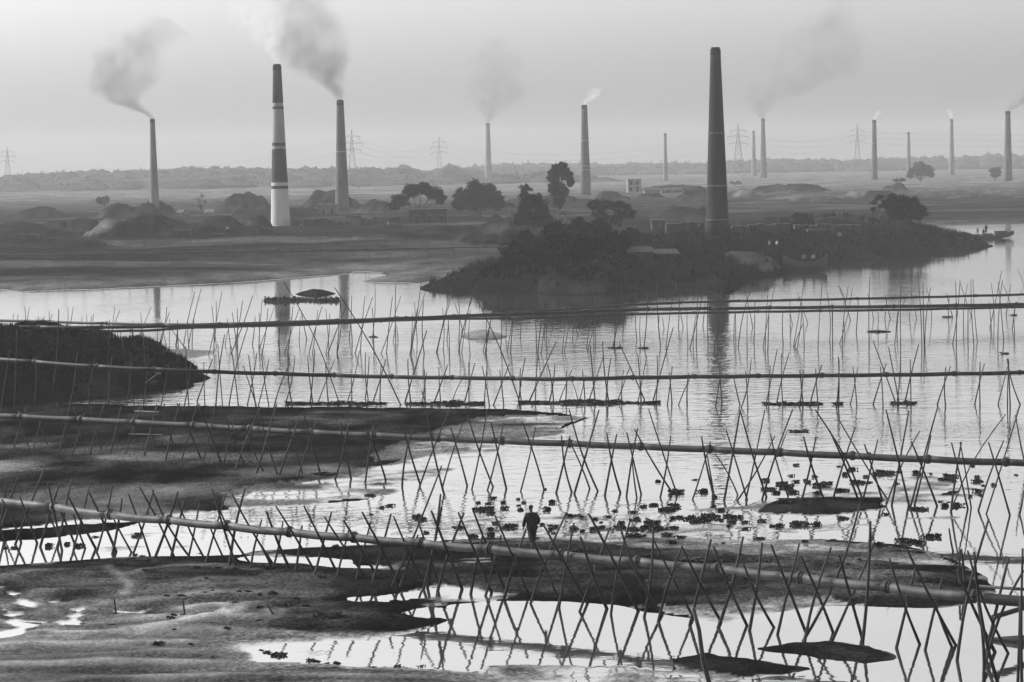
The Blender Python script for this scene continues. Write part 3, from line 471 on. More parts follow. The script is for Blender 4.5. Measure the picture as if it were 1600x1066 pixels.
def topof(B, u, v, phi, zoff=0):
    """top of a pole: it leans within the upright plane through its foot that runs at phi from the picture plane"""
    n = (math.cos(phi), math.sin(phi)); d = rays(np.array([u]), np.array([v]))[0]
    A = np.array([[d[0], -n[0]], [d[1], -n[1]]]); t, s = np.linalg.solve(A, np.array([B.x, B.y]))
    return Vector((d[0] * t, d[1] * t, CAM_H + d[2] * t))
def pole_mesh(p0, p1, r, off, name='pole', parent=None, m=M_bamboo):
    L = (p1 - p0).length; d = (p1 - p0).normalized(); p0 = p0 - d * .35
    side = d.cross(Vector((rp.uniform(-1, 1), rp.uniform(-1, 1), .1))).normalized() * L * rp.choice([.004, .012, .02, .03, .045])
    pts = []; rr = []
    for i in range(7):
        f = i / 6; pts.append(p0.lerp(p1, f) + side * math.sin(math.pi * f) - off); rr.append(r * (1.1 - .4 * f) * (1 + .06 * (i % 2)))
    return MB().tube(pts, rr, 6).out(name, m, parent, True)
def trestles(T, label_fn, group_fn, r, phi, pipe, lash=True, cat='trestle'):
    L = flat(T, 8); G = grounds([(q[2], q[3]) for q in L] + [(q[6], q[7]) for q in L]); N = len(L); outp = []
    for i, q in enumerate(L):
        Ba, Bb = G[i], G[i + N]; Ta = topof(Ba, q[0], q[1], phi); Tb = topof(Bb, q[4], q[5], phi)
        mid = (Ba + Bb) / 2; mid.z = min(Ba.z, Bb.z)
        lb, gr = label_fn(q, mid)
        t = thing('bamboo_trestle', lb, cat, mid, gr)
        pole_mesh(Ba, Ta, r * rp.uniform(.85, 1.2), mid, 'pole', t); pole_mesh(Bb, Tb, r * rp.uniform(.85, 1.2), mid, 'pole', t)
        if lash:
            # rope lashing where the two poles cross
            x1, y1, x2, y2, x3, y3, x4, y4 = q[2], q[3], q[0], q[1], q[6], q[7], q[4], q[5]; den = (x2 - x1) * (y4 - y3) - (y2 - y1) * (x4 - x3)
            if abs(den) > 1e-6:
                a = ((x3 - x1) * (y4 - y3) - (y3 - y1) * (x4 - x3)) / den; b = ((x3 - x1) * (y2 - y1) - (y3 - y1) * (x2 - x1)) / den
                if .05 < a < .98 and .05 < b < .98:
                    pa = Ba.lerp(Ta, a) - mid; pb = Bb.lerp(Tb, b) - mid; e = (pb - pa).normalized() * .03
                    if (pa - pb).length < 1.2: MB().tube([pa - e, pa.lerp(pb, .5), pb + e], [r * 1.25, r * .8, r * 1.25], 6).out('rope_lashing', M_bark, t)
        outp.append(t)
    return outp
def stand(g_):
    return 'mud' if g_.z > .02 else 'water'
ORD = ['first', 'second', 'third', 'fourth', 'fifth', 'sixth', 'seventh', 'eighth', 'ninth', 'tenth', 'eleventh', 'twelfth', 'thirteenth', 'fourteenth', 'fifteenth', 'sixteenth', 'seventeenth', 'eighteenth', 'nineteenth', 'twentieth',
       'twenty-first', 'twenty-second', 'twenty-third', 'twenty-fourth', 'twenty-fifth', 'twenty-sixth', 'twenty-seventh', 'twenty-eighth', 'twenty-ninth', 'thirtieth']
def ordinal(T, n, key, marks):
    """labels that count each pair from the nearest landmark; marks: (picture x, name)"""
    xs = sorted(key(q) for q in flat(T, n))
    def f(q):
        x = key(q); mx, nm = min(marks, key=lambda m_: abs(m_[0] - x)); right = x >= mx; k = sum(1 for a in xs if (mx <= a < x if right else x < a < mx)); return ORD[min(k, 29)], ('right' if right else 'left'), nm
    return f
K8 = lambda q: (q[2] + q[6]) / 2 + q[0] * .01
def mklab(T, what, marks, group):
    f = ordinal(T, 8, K8, marks)
    def lab(q, mid):
        o, side, nm = f(q); return '%s, %s pair %s of %s' % (what, o, side, nm), group
    return lab
lab1 = mklab(X1, 'stout crossed poles of the nearest pipeline', [(835, 'the walking man'), (1500, 'the black hose end'), (160, 'the leftmost water plants'), (1113, 'the bent stake')], 'trestles of the nearest pipeline')
lab2 = mklab(X2, 'crossed poles of the second pipeline', [(212, 'the drying rack'), (508, 'the plant lump'), (800, 'the mud bank tip'), (1190, 'the sandbar tip'), (1520, 'the right plant clusters')], 'trestles of the second pipeline')
lab3 = mklab(X3, 'slender crossed poles of the third pipeline', [(318, 'the left bank tip'), (610, 'the first plant mat'), (1125, 'the tall chimney reflection'), (1412, 'the short plant mat')], 'trestles of the third pipeline')
PHI = math.atan2(.8, .6)
trestles(X1, lab1, None, .046, PHI, pipe1); trestles(X2, lab2, None, .041, PHI, pipe2); trestles(X3, lab3, None, .037, math.atan2(.7, .7), pipe3)
def singles(T, r, phi, label_fn):
    L = flat(T, 4); G = grounds([(q[2], q[3]) for q in L])
    for q, B in zip(L, G):
        o = pole_mesh(B, topof(B, q[0], q[1], phi), r * rp.uniform(.85, 1.2), B, 'bamboo_pole'); o.location = B
        lb, gr = label_fn(q); tag(o, lb, 'bamboo pole', gr)
o1 = ordinal(S1, 4, lambda q: q[2], [(835, 'the walking man'), (0, 'the left edge')])
def ls1(q):
    if q[0] == 690: return 'longest leaning bamboo pole crossing the nearest pipeline', None
    if q[0] == 1344: return 'very long thin bamboo pole leaning right over the nearest pipeline, foot by the small sandbar', None
    if q[2] > 1500 and q[0] > 1500: return 'upright bamboo pole in the tangle at the hose end', 'upright poles in the tangle at the hose end'
    return 'lone pole leaning on the nearest pipeline, %s %s of %s' % o1(q), 'single poles leaning on the nearest pipeline'
singles(S1, .044, PHI, ls1)
K4 = lambda q: q[2] + q[0] * .01
o2 = ordinal(S2, 4, K4, [(790, 'the mud bank tip'), (1345, 'the sandbar')]); singles(S2, .036, PHI, lambda q: ('lone leaning pole at the second pipeline, %s %s of %s' % o2(q), 'single poles leaning on the second pipeline'))
o3 = ordinal(S3, 4, K4, [(0, 'the left edge'), (610, 'the first plant mat'), (1125, 'the tall chimney reflection')])
singles(S3, .035, math.atan2(.7, .7), lambda q: (('pale pole against the steep left bank, %s %s of %s' % o3(q), 'poles against the steep left bank') if q[2] < 260 else ('lone pole leaning across the third pipeline, %s %s of %s' % o3(q), 'single poles leaning across the third pipeline')))
M4 = [(0, 'the left edge'), (318, 'the left bank tip'), (470, 'the dark islet'), (755, 'the pale sand islet'), (960, 'the twin plant rafts'), (1125, 'the tall chimney reflection'), (1262, 'the moored barge'), (1374, 'the dark plant raft'), (1480, 'the thin plant raft'), (1600, 'the right edge')]
o4 = ordinal(S4, 4, K4, M4)
def ls4(q): return 'thin pole at the triple pipeline, %s %s of %s' % o4(q), 'poles of the triple pipeline'
singles(S4, .034, math.atan2(.6, .8), ls4)
# short props of the far field pipeline
us = [30 + 34 * k + rp.uniform(-8, 8) for k in range(24)]
G = grounds([(u, 406 - u * .012 + rp.uniform(-2, 6)) for u in us])
for u, B in zip(us, G):
    t = thing('bamboo_prop', 'short pale bamboo prop under the thin far pipeline, %s from the left' % ORD[us.index(u)], 'prop', B, 'props of the far field pipeline')
    for s in (-1, 1): pole_mesh(B + Vector((s * .35, s * .3, 0)), B + Vector((-s * .35, -s * .3, 3.2 + rp.uniform(-.4, 1.0))), .03, B, 'pole', t)
# foreground stake, low stakes in the sand, rack of rungs on the mud bank, bundle and float at the hose end
B = pix(1113, 1085, 0); T = topof(B, 1083, 950, PHI); o = MB().tube([B - B, (T - B) * .4 + Vector((-.05, 0, 0)), (T - B) * .75 + Vector((.03, 0, 0)), T - B], [.07, .066, .058, .05], 8).out('mooring_stake', M_bark, None, True, B)
tag(o, 'thick bent stake standing alone at the bottom edge of the pool', 'stake')
for u, v, h_, l in ((181, 958, .5, 'short stub of a stake by the bright puddle on the sand'), (288, 959, .45, 'short stub of a stake among creeping plants on the sand'), (427, 960, .35, 'short leaning stub beside the rippled sand swirl')):
    B = grounds([(u, v)])[0]; tag(pole_mesh(B, B + Vector((-.04 if u != 427 else -.2, 0, h_)), .035, B, 'stake_stub'), l, 'stake').location = B
G = grounds([(196, 710), (225, 712)]); t = thing('drying_rack', 'pale bamboo rack of three rungs between poles on the dark mud bank', 'rack', G[0])
zs = [1.05, 1.7, 2.25]
for k, z in enumerate(zs):
    a = G[0] + Vector((-.1 + z * .28, .1, z)); b = G[1] + Vector((.15 + z * .28 + (.5 if k == 0 else 0), .1, z)); MB().tube([a - G[0], b - G[0]], .028, 6).out('rung', M_tin, t)
for s, gpt in ((0, G[0]), (1, G[1])): MB().tube([gpt - G[0], gpt - G[0] + Vector((.75, .1, 2.6))], .03, 6).out('upright', M_bamboo, t)
a = pix(1550, 965, .9); b = pix(1640, 938, .9); tag(MB().tube([a - a, b - a], .085, 8).tube([Vector((.35, .25, .04)), b - a + Vector((.3, .3, .02))], .07, 8).out('bamboo_bundle', M_rubber, None, True, a), 'dark pair of thick bamboos laid slantwise under the hose end', 'bamboo bundle')
a = pix(1527, 916, 1.8); b = pix(1660, 925, 1.8); tag(MB().tube([a - a, b - a], .05, 8).out('bamboo_rail', M_rubber, None, True, a), 'thin rail running just above the black hose end', 'rail')
a = pix(1541, 998, .05); b = pix(1640, 1004, .05); d = (b - a).normalized()
t = thing('float', 'dark tapered float lying in the water under the hose end', 'float', a)
MB().tube([d * x for x in (0, .25, .9, 1.35, 1.42)], [.02, .06, .15, .2, .2], 10).out('nose', M_rubber, t, True); MB().tube([d * x for x in (1.42, 1.5, 1.72, 1.8)], [.2, .33, .33, .2], 12).out('collar', M_rubber, t); MB().tube([d * x for x in (1.8, 2.9)], [.24, .24], 12).out('drum', M_rubber, t)

# ------------------------------------------------------------------ brick kiln chimneys
def brick_stack_mat(name, lo, hi, sc=.6): return mat(name, lo, hi, rough=.9, scale=sc, detail=8, stretch=(1, 1, .22), bump=.02)
M_ch_dark = brick_stack_mat('dark_chimney_brick', .006, .022); M_ch_mid = brick_stack_mat('chimney_brick', .05, .12); M_ch_hazed = brick_stack_mat('hazed_chimney_brick', .13, .22)  # the palest brick has distance haze mixed into its colour
M_ch_white = brick_stack_mat('whitewash', .36, .52, .4); M_ch_grey = brick_stack_mat('worn_paint', .2, .32, .4); M_band = brick_stack_mat('dark_paint', .025, .045)
def place(u, v, z0=3.0):
    """where the sight line first meets the ground"""
    d = rays(np.array([u]), np.array([v]))[0]; D = np.geomspace(60, 4000, 1400); x = d[0] / d[1] * D; z = CAM_H + d[2] / d[1] * D; h = np.maximum(height(x, D), 0); k = int(np.argmax(h >= z)); return Vector((x[k], D[k], h[k]))
def chimney(u, vt, vb, wt, wb, label, m, z0=3.0, bands=None, rings=()):
    P = place(u, vb, z0); sc = P.y / FPX; H = (vb - vt) * sc; base = P - Vector((0, 0, 1.0)); r0 = wb / 2 * sc; r1 = wt / 2 * sc
    t = thing('chimney', label, 'chimney', base, 'brick kiln chimneys')
    H1 = H + 1.0 - r1 * 1.3; rad = lambda z: r0 + (r1 - r0) * (max(0, z - 1) / H) ** .92
    segs = bands or [(0, 1, m)]
    for (a, b, mm) in segs:
        n = max(2, int((b - a) * 14)); zz = [H1 * (a + (b - a) * i / n) for i in range(n + 1)]
        mb = MB(); mb.tube([(0, 0, z) for z in zz], [rad(z) for z in zz], 28, cap=(b >= 1))
        mb.out('shaft' if len(segs) == 1 else 'painted_band', mm, t, True)
    # stepped cap with a dark mouth
    mb = MB(); mb.tube([(0, 0, H1 - r1 * 1.3), (0, 0, H1 - r1 * 1.2), (0, 0, H1 - .02)], [r1 * 1.0, r1 * 1.12, r1 * 1.06], 28, cap=False)
    mb.tube([(0, 0, H1 - .03), (0, 0, H1 + r1 * .35), (0, 0, H1 + r1 * .36), (0, 0, H1 - .5)], [r1 * .98, r1 * .86, r1 * .68, r1 * .66], 28, cap=True); mb.out('cap', M_ch_dark if m is not M_ch_hazed else M_ch_mid, t, True)
    for f in rings:
        z = H1 * f; MB().tube([(0, 0, z), (0, 0, z + .02), (0, 0, z + .22), (0, 0, z + .24)], [rad(z), rad(z) + .07, rad(z) + .07, rad(z)], 28, cap=False).out('ring', M_ch_grey if m is M_ch_mid else M_ch_mid, t)
    return t, base + Vector((0, 0, H1 + r1 * .36)), sc
W_, D_, G_ = M_ch_white, M_band, M_ch_grey
TOP = {}
def fr(v): return (353 - v) / (353 - 96)
bands = [(0, fr(288), W_), (fr(288), fr(283), D_), (fr(283), fr(278), W_), (fr(278), fr(226), D_), (fr(226), fr(221), G_), (fr(221), fr(216), D_), (fr(216), fr(164), G_), (fr(164), fr(159.5), D_), (fr(159.5), fr(154), G_), (fr(154), 1, D_)]
C = [('c1', 241.5, 183, 321, 7.5, 15, 'pale smoking chimney farthest left, alone before the misty wood', M_ch_hazed, ()), ('c2', 438.5, 96, 353, 12.5, 31, 'tall chimney painted in white and dark bands with a white foot', M_ch_dark, ()),
     ('c3', 535, 152, 330, 10.5, 23, 'grey brick chimney just right of the painted one, with dark smoke', M_ch_mid, (.55,)), ('c4', 763.5, 190, 284, 6, 12, 'small hazy chimney between the round tree and the tall drooping tree', M_ch_hazed, ()),
     ('c5', 915, 161, 305, 8.5, 17.5, 'slim chimney with pale rings right of the tall drooping tree', M_ch_mid, (.30, .34, .62)), ('c6', 1040, 207, 283, 4, 8, 'faintest chimney, seen over the two storey block', M_ch_hazed, ()),
     ('c7', 1121, 70, 362, 15, 37.5, 'tallest and darkest chimney, standing on the kiln by the river', M_ch_dark, (.27, .55, .09)), ('c8', 1178, 203, 275, 4, 8.5, 'thin faint chimney just left of its smoking neighbour', M_ch_hazed, ()),
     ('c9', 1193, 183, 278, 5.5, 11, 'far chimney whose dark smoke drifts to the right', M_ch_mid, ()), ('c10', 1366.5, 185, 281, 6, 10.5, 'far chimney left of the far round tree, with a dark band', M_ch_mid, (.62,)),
     ('c11', 1420, 205, 273, 4, 7, 'far thin chimney rising behind the far round tree', M_ch_hazed, ()), ('c12', 1487, 184, 273, 5, 9.5, 'far pale chimney right of the far round tree', M_ch_hazed, ()),
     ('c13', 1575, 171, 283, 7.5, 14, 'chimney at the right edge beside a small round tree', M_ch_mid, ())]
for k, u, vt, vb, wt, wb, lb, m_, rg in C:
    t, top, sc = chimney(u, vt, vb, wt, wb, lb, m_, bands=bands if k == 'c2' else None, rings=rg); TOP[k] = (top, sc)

# ------------------------------------------------------------------ smoke
def plume(key, label, ctrl, dens, alb, spread, thr=.45):
    """ctrl: sideways shift, height and radius of the plume in picture units above the chimney mouth"""
    top, sc = TOP[key]; K = [(a * sc, b * sc, max(r * sc, .5)) for a, b, r in ctrl]; H = K[-1][1] + K[-1][2]
    M = bpy.data.materials.new('smoke'); M.use_nodes = True; t = M.node_tree; t.nodes.clear(); N = t.nodes; L = t.links
    def mth(op, a, b=None, c=None, clamp=False):
        q = N.new('ShaderNodeMath'); q.operation = op; q.use_clamp = clamp
        for i, x in enumerate((a, b, c)):
            if x is None: continue
            if isinstance(x, (int, float)): q.inputs[i].default_value = x
            else: L.new(x, q.inputs[i])
        return q.outputs[0]
    tc = N.new('ShaderNodeTexCoord'); wn = N.new('ShaderNodeTexNoise'); wn.inputs['Scale'].default_value = 1.6 / K[-1][2]; wn.inputs['Detail'].default_value = 3; L.new(tc.outputs['Object'], wn.inputs['Vector'])
    sx = N.new('ShaderNodeSeparateXYZ'); L.new(tc.outputs['Object'], sx.inputs[0]); sn = N.new('ShaderNodeSeparateColor'); L.new(wn.outputs['Color'], sn.inputs[0])
    z = sx.outputs[2]
    def curve(idx):
        n = N.new('ShaderNodeFloatCurve'); c = n.mapping.curves[0]; vals = [k[idx] for k in K]; lo, hi = min(vals), max(vals) + 1e-3; zs = [k[1] / H for k in K]
        c.points[0].location = (zs[0], (vals[0] - lo) / (hi - lo)); c.points[1].location = (zs[-1], (vals[-1] - lo) / (hi - lo))
        for a, b in list(zip(zs, vals))[1:-1]: c.points.new(a, (b - lo) / (hi - lo))
        n.mapping.update(); L.new(mth('DIVIDE', z, H), n.inputs['Value']); return mth('MULTIPLY_ADD', n.outputs[0], hi - lo, lo)
    cx, rr = curve(0), curve(2)
    wob = mth('MULTIPLY', rr, 2.3)
    dx = mth('ADD', mth('SUBTRACT', sx.outputs[0], cx), mth('MULTIPLY', mth('SUBTRACT', sn.outputs[0], .5), wob)); dy = mth('ADD', sx.outputs[1], mth('MULTIPLY', mth('SUBTRACT', sn.outputs[1], .5), wob))
    q = mth('DIVIDE', mth('ADD', mth('MULTIPLY', dx, dx), mth('MULTIPLY', dy, dy)), mth('MULTIPLY', rr, rr)); body = mth('POWER', mth('SUBTRACT', 1, q, clamp=True), 1.6)
    n2 = N.new('ShaderNodeTexNoise'); n2.inputs['Scale'].default_value = 3.2 / K[-1][2]; n2.inputs['Detail'].default_value = 5; L.new(tc.outputs['Object'], n2.inputs['Vector'])
    mr = N.new('ShaderNodeMapRange'); L.new(n2.outputs[0], mr.inputs[0]); mr.inputs[1].default_value = thr - .2; mr.inputs[2].default_value = thr + .26
    f = mth('SUBTRACT', 1, mth('DIVIDE', z, H), clamp=True); thin = mth('POWER', mth('DIVIDE', K[0][2] * 1.6, mth('ADD', rr, K[0][2] * .6)), 1.25)
    D = mth('MULTIPLY', mth('MULTIPLY', body, mr.outputs[0]), mth('MULTIPLY', mth('MULTIPLY', thin, mth('POWER', f, .6)), dens * 2.6 / sc / 10))
    D = mth('MULTIPLY', D, mth('MULTIPLY', mth('ADD', z, .3), 2, clamp=True))
    vp = N.new('ShaderNodeVolumePrincipled'); vp.inputs['Color'].default_value = g(alb); L.new(D, vp.inputs['Density']); o = N.new('ShaderNodeOutputMaterial'); L.new(vp.outputs[0], o.inputs['Volume'])
    pts = [(K[0][0], 0, -.3)] + [(a, 0, b) for a, b, r in K] + [(K[-1][0], 0, H)]; rd = [K[0][2] * 2] + [r * 1.75 for a, b, r in K] + [K[-1][2] * .5]
    # horizontal rings so that the hull never folds
    mb = MB(); k = 16
    for p, r in zip(pts, rd):
        for j in range(k): th = 2 * math.pi * j / k; mb.V.append((p[0] + r * math.cos(th), r * math.sin(th), p[2]))
    for i in range(len(pts) - 1):
        for j in range(k): mb.F.append((i * k + j, i * k + (j + 1) % k, i * k + k + (j + 1) % k, i * k + k + j))
    mb.F.append(tuple(range(k))[::-1]); mb.F.append(tuple((len(pts) - 1) * k + j for j in range(k)))
    o = mb.out('smoke', M, None, False, top); tag(o, label, 'smoke', None, 'stuff')
plume('c1', 'dark smoke curling left from the farthest left chimney', [(0, 0, 5), (-10, 8, 11.2), (-30, 18, 21.2), (-50, 42, 42.5), (-44, 75, 62.5), (-20, 110, 62.5)], 1.275, .30, 1, .42)
plume('c2', 'white smoke from the banded chimney', [(0, 0, 7.7), (-6, 14, 14.3), (-14, 35, 28.6), (-22, 62, 46.2), (-30, 90, 55)], 0.33, .97, 1)
plume('c3', 'thick dark smoke leaning left beside the banded chimney', [(-1, 0, 6), (-5, 8, 13.8), (-16, 24, 27.5), (-32, 50, 50), (-48, 90, 67.5), (-52, 130, 67.5)], 1.275, .30, 1, .42)
plume('c4', 'thin smoke over the small hazy chimney', [(0, 0, 4), (1, 8, 11.2), (6, 25, 35), (14, 52, 57.5), (14, 85, 50)], 1.7, .34, 1, .42)
plume('c5', 'small white puff on the ringed chimney', [(0, 0, 4), (2, 4, 6), (8, 9, 10), (15, 16, 13)], .9, .97, 1)
plume('c9', 'dark smoke drifting right in the far distance', [(0, 0, 4), (-6, 8, 14.5), (-4, 22, 34.8), (35, 45, 72.5), (75, 75, 95.7), (95, 115, 81.2)], 1.95, .32, 1, .42)
plume('c10', 'white wisp on the far chimney with a dark band', [(0, 0, 3), (2, 4, 4), (6, 10, 6)], .8, .97, 1); plume('c12', 'white wisp on the far pale chimney', [(0, 0, 3), (-1, 4, 4), (-2, 11, 6)], .8, .97, 1)
plume('c13', 'dark smoke blown right out of the frame', [(0, 0, 5), (8, 6, 10.8), (22, 14, 18), (45, 26, 28.8), (80, 42, 40.8)], 1.71, .30, 1, .42)

# ------------------------------------------------------------------ trees and bushes
M_leaff = mat('hazed_leaf', .04, .08, rough=.9, scale=.3, spec=0); M_wood_far = mat('misty_wood', .065, .08, rough=1, scale=.05, spec=0)  # far foliage lightened: distance haze put into leaf and wood colours
def leaves(mb, c, r, n, s, rnd, flatness=.9, droop=0.0, shell=.35):
    for _ in range(n):
        v = Vector((rnd.gauss(0, 1), rnd.gauss(0, 1), rnd.gauss(0, 1))).normalized(); f = (shell + (1 - shell) * rnd.random()) ** .8 * rnd.uniform(.75, 1.08)
        p = Vector((c[0] + v.x * r[0] * f, c[1] + v.y * r[1] * f, c[2] + v.z * r[2] * f)); a = Vector((rnd.gauss(0, 1), rnd.gauss(0, 1), rnd.gauss(0, .7) - droop)).normalized(); b = a.cross(Vector((rnd.gauss(0, 1), rnd.gauss(0, 1), rnd.gauss(0, 1)))).normalized()
        L = s * rnd.uniform(.6, 1.4); k = len(mb.V); mb.V += [tuple(p), tuple(p + a * L * .5 + b * L * .28), tuple(p + a * L), tuple(p + a * L * .5 - b * L * .28)]; mb.F.append((k, k + 1, k + 2, k + 3))
def tree(name, label, u, vb, blobs, z0=3.0, leaf=.34, dens=1.0, trunk_r=.16, group=None, cat='tree', m=None, stems=1, droop=0.0, seed=0, shell=.35, clump=5):
    """blobs: (left/right, up, half width, half height) in picture units from the foot"""
    P = place(u, vb, z0); sc = P.y / FPX; rnd = random.Random(seed + int(u)); t = thing(name, label, cat, P, group); mb = MB(); br = MB(); m = m or M_leaf
    low = min(b[1] - b[3] for b in blobs) * sc; mid = Vector((sum(b[0] for b in blobs) / len(blobs) * sc * .4, 0, max(low * .9, .6)))
    for s in range(stems):
        ox = (s - (stems - 1) / 2) * .5; br.tube([(ox * .5, 0, -.4), (ox * .6 + rnd.uniform(-.1, .1), 0, mid.z * .5), (mid.x + ox, rnd.uniform(-.3, .3), mid.z)], [trunk_r * 1.3, trunk_r, trunk_r * .8], 7)
    for i, (dx, dz, hw, hh) in enumerate(blobs):
        c = Vector((dx * sc, rnd.uniform(-.5, .5) * hw * sc, dz * sc)); r = (hw * sc, hw * sc * .9, hh * sc)
        br.tube([mid, mid.lerp(c, .5) + Vector((0, 0, -.15 * r[2])), c + Vector((0, 0, r[2] * .3))], [trunk_r * .7, trunk_r * .4, trunk_r * .15], 5)
        # small clumps spread through the blob give the uneven outline and the gaps
        nc = max(5, int(clump * 2.9 * dens)); vol = (r[0] * r[0] * r[2]) ** (1 / 3)
        for _ in range(nc):
            v = Vector((rnd.gauss(0, 1), rnd.gauss(0, 1), rnd.gauss(0, 1))).normalized() * rnd.uniform(.35, 1.0)
            cc = (c.x + v.x * r[0] * .8, c.y + v.y * r[1] * .8, c.z + v.z * r[2] * .8); cr = vol * rnd.uniform(.24, .46)
            leaves(mb, cc, (cr, cr, cr * .75), int(42 * dens), leaf, rnd, droop=droop, shell=shell)
            br.tube([c, cc], [trunk_r * .2, trunk_r * .06], 4, False)
    br.out('trunk', M_bark, t, True); mb.out('crown', m, t); return t
tree('spreading_tree', 'spreading open-crowned tree with a forked trunk over the low brick hut', 655, 347, [(-28, 34, 18, 12), (-12, 48, 20, 12), (6, 52, 20, 10), (24, 44, 18, 12), (34, 36, 10, 10), (-38, 26, 10, 8)], leaf=.36, dens=1.7, trunk_r=.28, seed=1, clump=7)
tree('round_tree', 'dense round tree with many stems at the foot of the spoil slope', 747, 342, [(-24, 32, 18, 18), (-4, 42, 22, 20), (18, 40, 20, 20), (30, 26, 14, 16), (-30, 22, 12, 12), (4, 24, 28, 14)], leaf=.38, dens=2.3, trunk_r=.2, stems=5, seed=2, clump=8)
tree('drooping_tree', 'tall narrow tree with a drooping top standing highest on the bank', 872, 346, [(4, 84, 15, 10), (-6, 72, 10, 13), (14, 74, 10, 14), (-4, 54, 12, 14), (6, 46, 12, 14), (2, 32, 10, 12), (20, 62, 5, 10)], leaf=.4, dens=2.3, trunk_r=.2, droop=.8, seed=3, clump=8)
tree('leafy_tree', 'small round-topped tree between the round tree and the dark bush', 822, 345, [(0, 46, 12, 11), (-2, 32, 10, 12), (4, 22, 12, 10)], leaf=.3, dens=1.2, seed=4)
def palm(label, u, vb, H, n, L, group=None, seed=0, z0=3.0, m=None):
    P = place(u, vb, z0); sc = P.y / FPX; rnd = random.Random(seed); t = thing('palm_tree', label, 'palm', P, group); H *= sc; L *= sc
    top = Vector((rnd.uniform(-.4, .4), 0, H)); MB().tube([(0, 0, -.4), (top.x * .3, 0, H * .5), top], [.2, .15, .12], 7).out('trunk', M_bark, t, True); mb = MB()
    for i in range(n):
        a = 2 * math.pi * i / n + rnd.uniform(-.2, .2); el = rnd.uniform(.1, 1.0); d = Vector((math.cos(a), math.sin(a) * .9, 0)); q = []
        for k in range(9):
            f = k / 8; q.append(top + d * L * f * math.cos(el * .5) + Vector((0, 0, L * (math.sin(el) * f - .85 * f * f))))
        for k in range(8):
            s = (q[k + 1] - q[k]); sd = s.cross(Vector((0, 0, 1))).normalized() * L * .2 * math.sin(math.pi * min(1, (k + 1) / 9) ** .7 + .1)
            for sg in (-1, 1):
                b = len(mb.V); mb.V += [tuple(q[k]), tuple(q[k] + s * .55), tuple(q[k] + s * .9 + sd * sg + Vector((0, 0, -L * .06)))]; mb.F.append((b, b + 1, b + 2))
    mb.out('fronds', m or M_leafd, t); return t
for u, v, hw, hh, lb in [(40, 512, 16, 9, 'low bush on the crest of the left bank, near the edge'), (104, 524, 22, 10, 'low bush on the crest of the left bank, farther right'), (172, 538, 12, 8, 'small tuft bush where the left bank drops'), (262, 562, 14, 8, 'bush on the tip of the left bank')]:
    tree('low_bush', lb, u, v, [(-hw * .5, hh * .3, hw * .5, hh * .4), (hw * .4, hh * .35, hw * .5, hh * .4), (0, hh * .5, hw * .4, hh * .4)], leaf=.16, dens=1.5, trunk_r=.03, stems=2, cat='bush', m=M_leafd, seed=int(u))
palm('low palm left of the small round-topped tree', 800, 348, 26, 13, 16, seed=1); palm('low ragged palm right of the small round-topped tree', 845, 352, 34, 14, 18, seed=2)
palm('palm with hanging fronds at the foot of the tall drooping tree', 884, 356, 20, 14, 15, seed=3); palm('banana-like palm low on the dark bank at its left end', 806, 404, 20, 13, 16, z0=2.4, seed=4); palm('banana-like palm among the bushes in the middle of the bank', 850, 402, 22, 13, 17, z0=2.4, seed=5)
tree('dark_tree', 'broad dark tree under the tall drooping tree, the darkest crown', 834, 375, [(0, 60, 20, 12), (-14, 48, 14, 12), (14, 48, 14, 12), (-20, 32, 12, 14), (2, 34, 22, 14), (20, 30, 14, 14)], z0=2.6, leaf=.32, dens=2.0, trunk_r=.2, stems=2, seed=5, m=M_leafd)
tree('leafy_tree', 'grey-green leafy tree at the right of the bank thicket', 955, 372, [(-24, 52, 14, 10), (-8, 50, 16, 12), (12, 48, 16, 14), (26, 40, 14, 14), (-16, 34, 16, 14), (8, 28, 22, 14)], leaf=.32, dens=1.6, stems=3, seed=6)
bl = ['bush at the left foot of the tree-covered bank', 'bush below the darkest crown', 'wide dark bush in the middle of the bank thicket', 'bush under the tall drooping tree', 'bush right of the bank palms', 'bush at the right end of the thicket, above the shacks', 'low bush on the waterline side of the bank thicket', 'low dark bush just left of the bank shacks', 'small bush on the slope left of the dark tree', 'bush at the outer left tip of the bank thicket']
bs = [(800, 424, 22, 26), (838, 420, 26, 34), (890, 424, 34, 46), (880, 398, 24, 36), (930, 410, 28, 38), (965, 398, 26, 28), (910, 438, 30, 22), (975, 420, 24, 22), (792, 396, 14, 18), (768, 430, 16, 12)]
for i, ((u, v, hw, hh), lb) in enumerate(zip(bs, bl)):
    tree('bush', lb, u, v, [(-hw * .45, hh * .45, hw * .5, hh * .4), (hw * .4, hh * .5, hw * .5, hh * .4), (0, hh * .62, hw * .55, hh * .38)], z0=2.0, leaf=.3, dens=1.9, trunk_r=.06, stems=3, cat='bush', m=M_leafd, seed=30 + i, clump=7)
tree('bushy_tree', 'dark bushy tree on the hump of the river peninsula', 1408, 347, [(-16, 28, 14, 12), (0, 30, 18, 12), (18, 26, 14, 13), (28, 18, 12, 11), (0, 14, 26, 12), (-14, 38, 8, 6), (22, 12, 20, 10)], leaf=.3, dens=2.3, stems=4, seed=8, clump=7, m=M_leafd)
tree('thin_tree', 'thin sparse tree leaning beside the bushy peninsula tree', 1373, 347, [(-6, 32, 8, 8), (3, 38, 8, 7), (-8, 20, 6, 6), (4, 24, 6, 6)], leaf=.24, dens=.7, trunk_r=.07, seed=9)
tree('far_round_tree', 'big hazy umbrella-shaped tree far off on the right', 1438, 284, [(-12, 16, 9, 8), (0, 24, 12, 8), (12, 18, 9, 8), (0, 15, 14, 8), (-16, 10, 6, 6), (16, 11, 6, 6)], leaf=.8, dens=1.4, trunk_r=.4, seed=10, m=M_leaff)
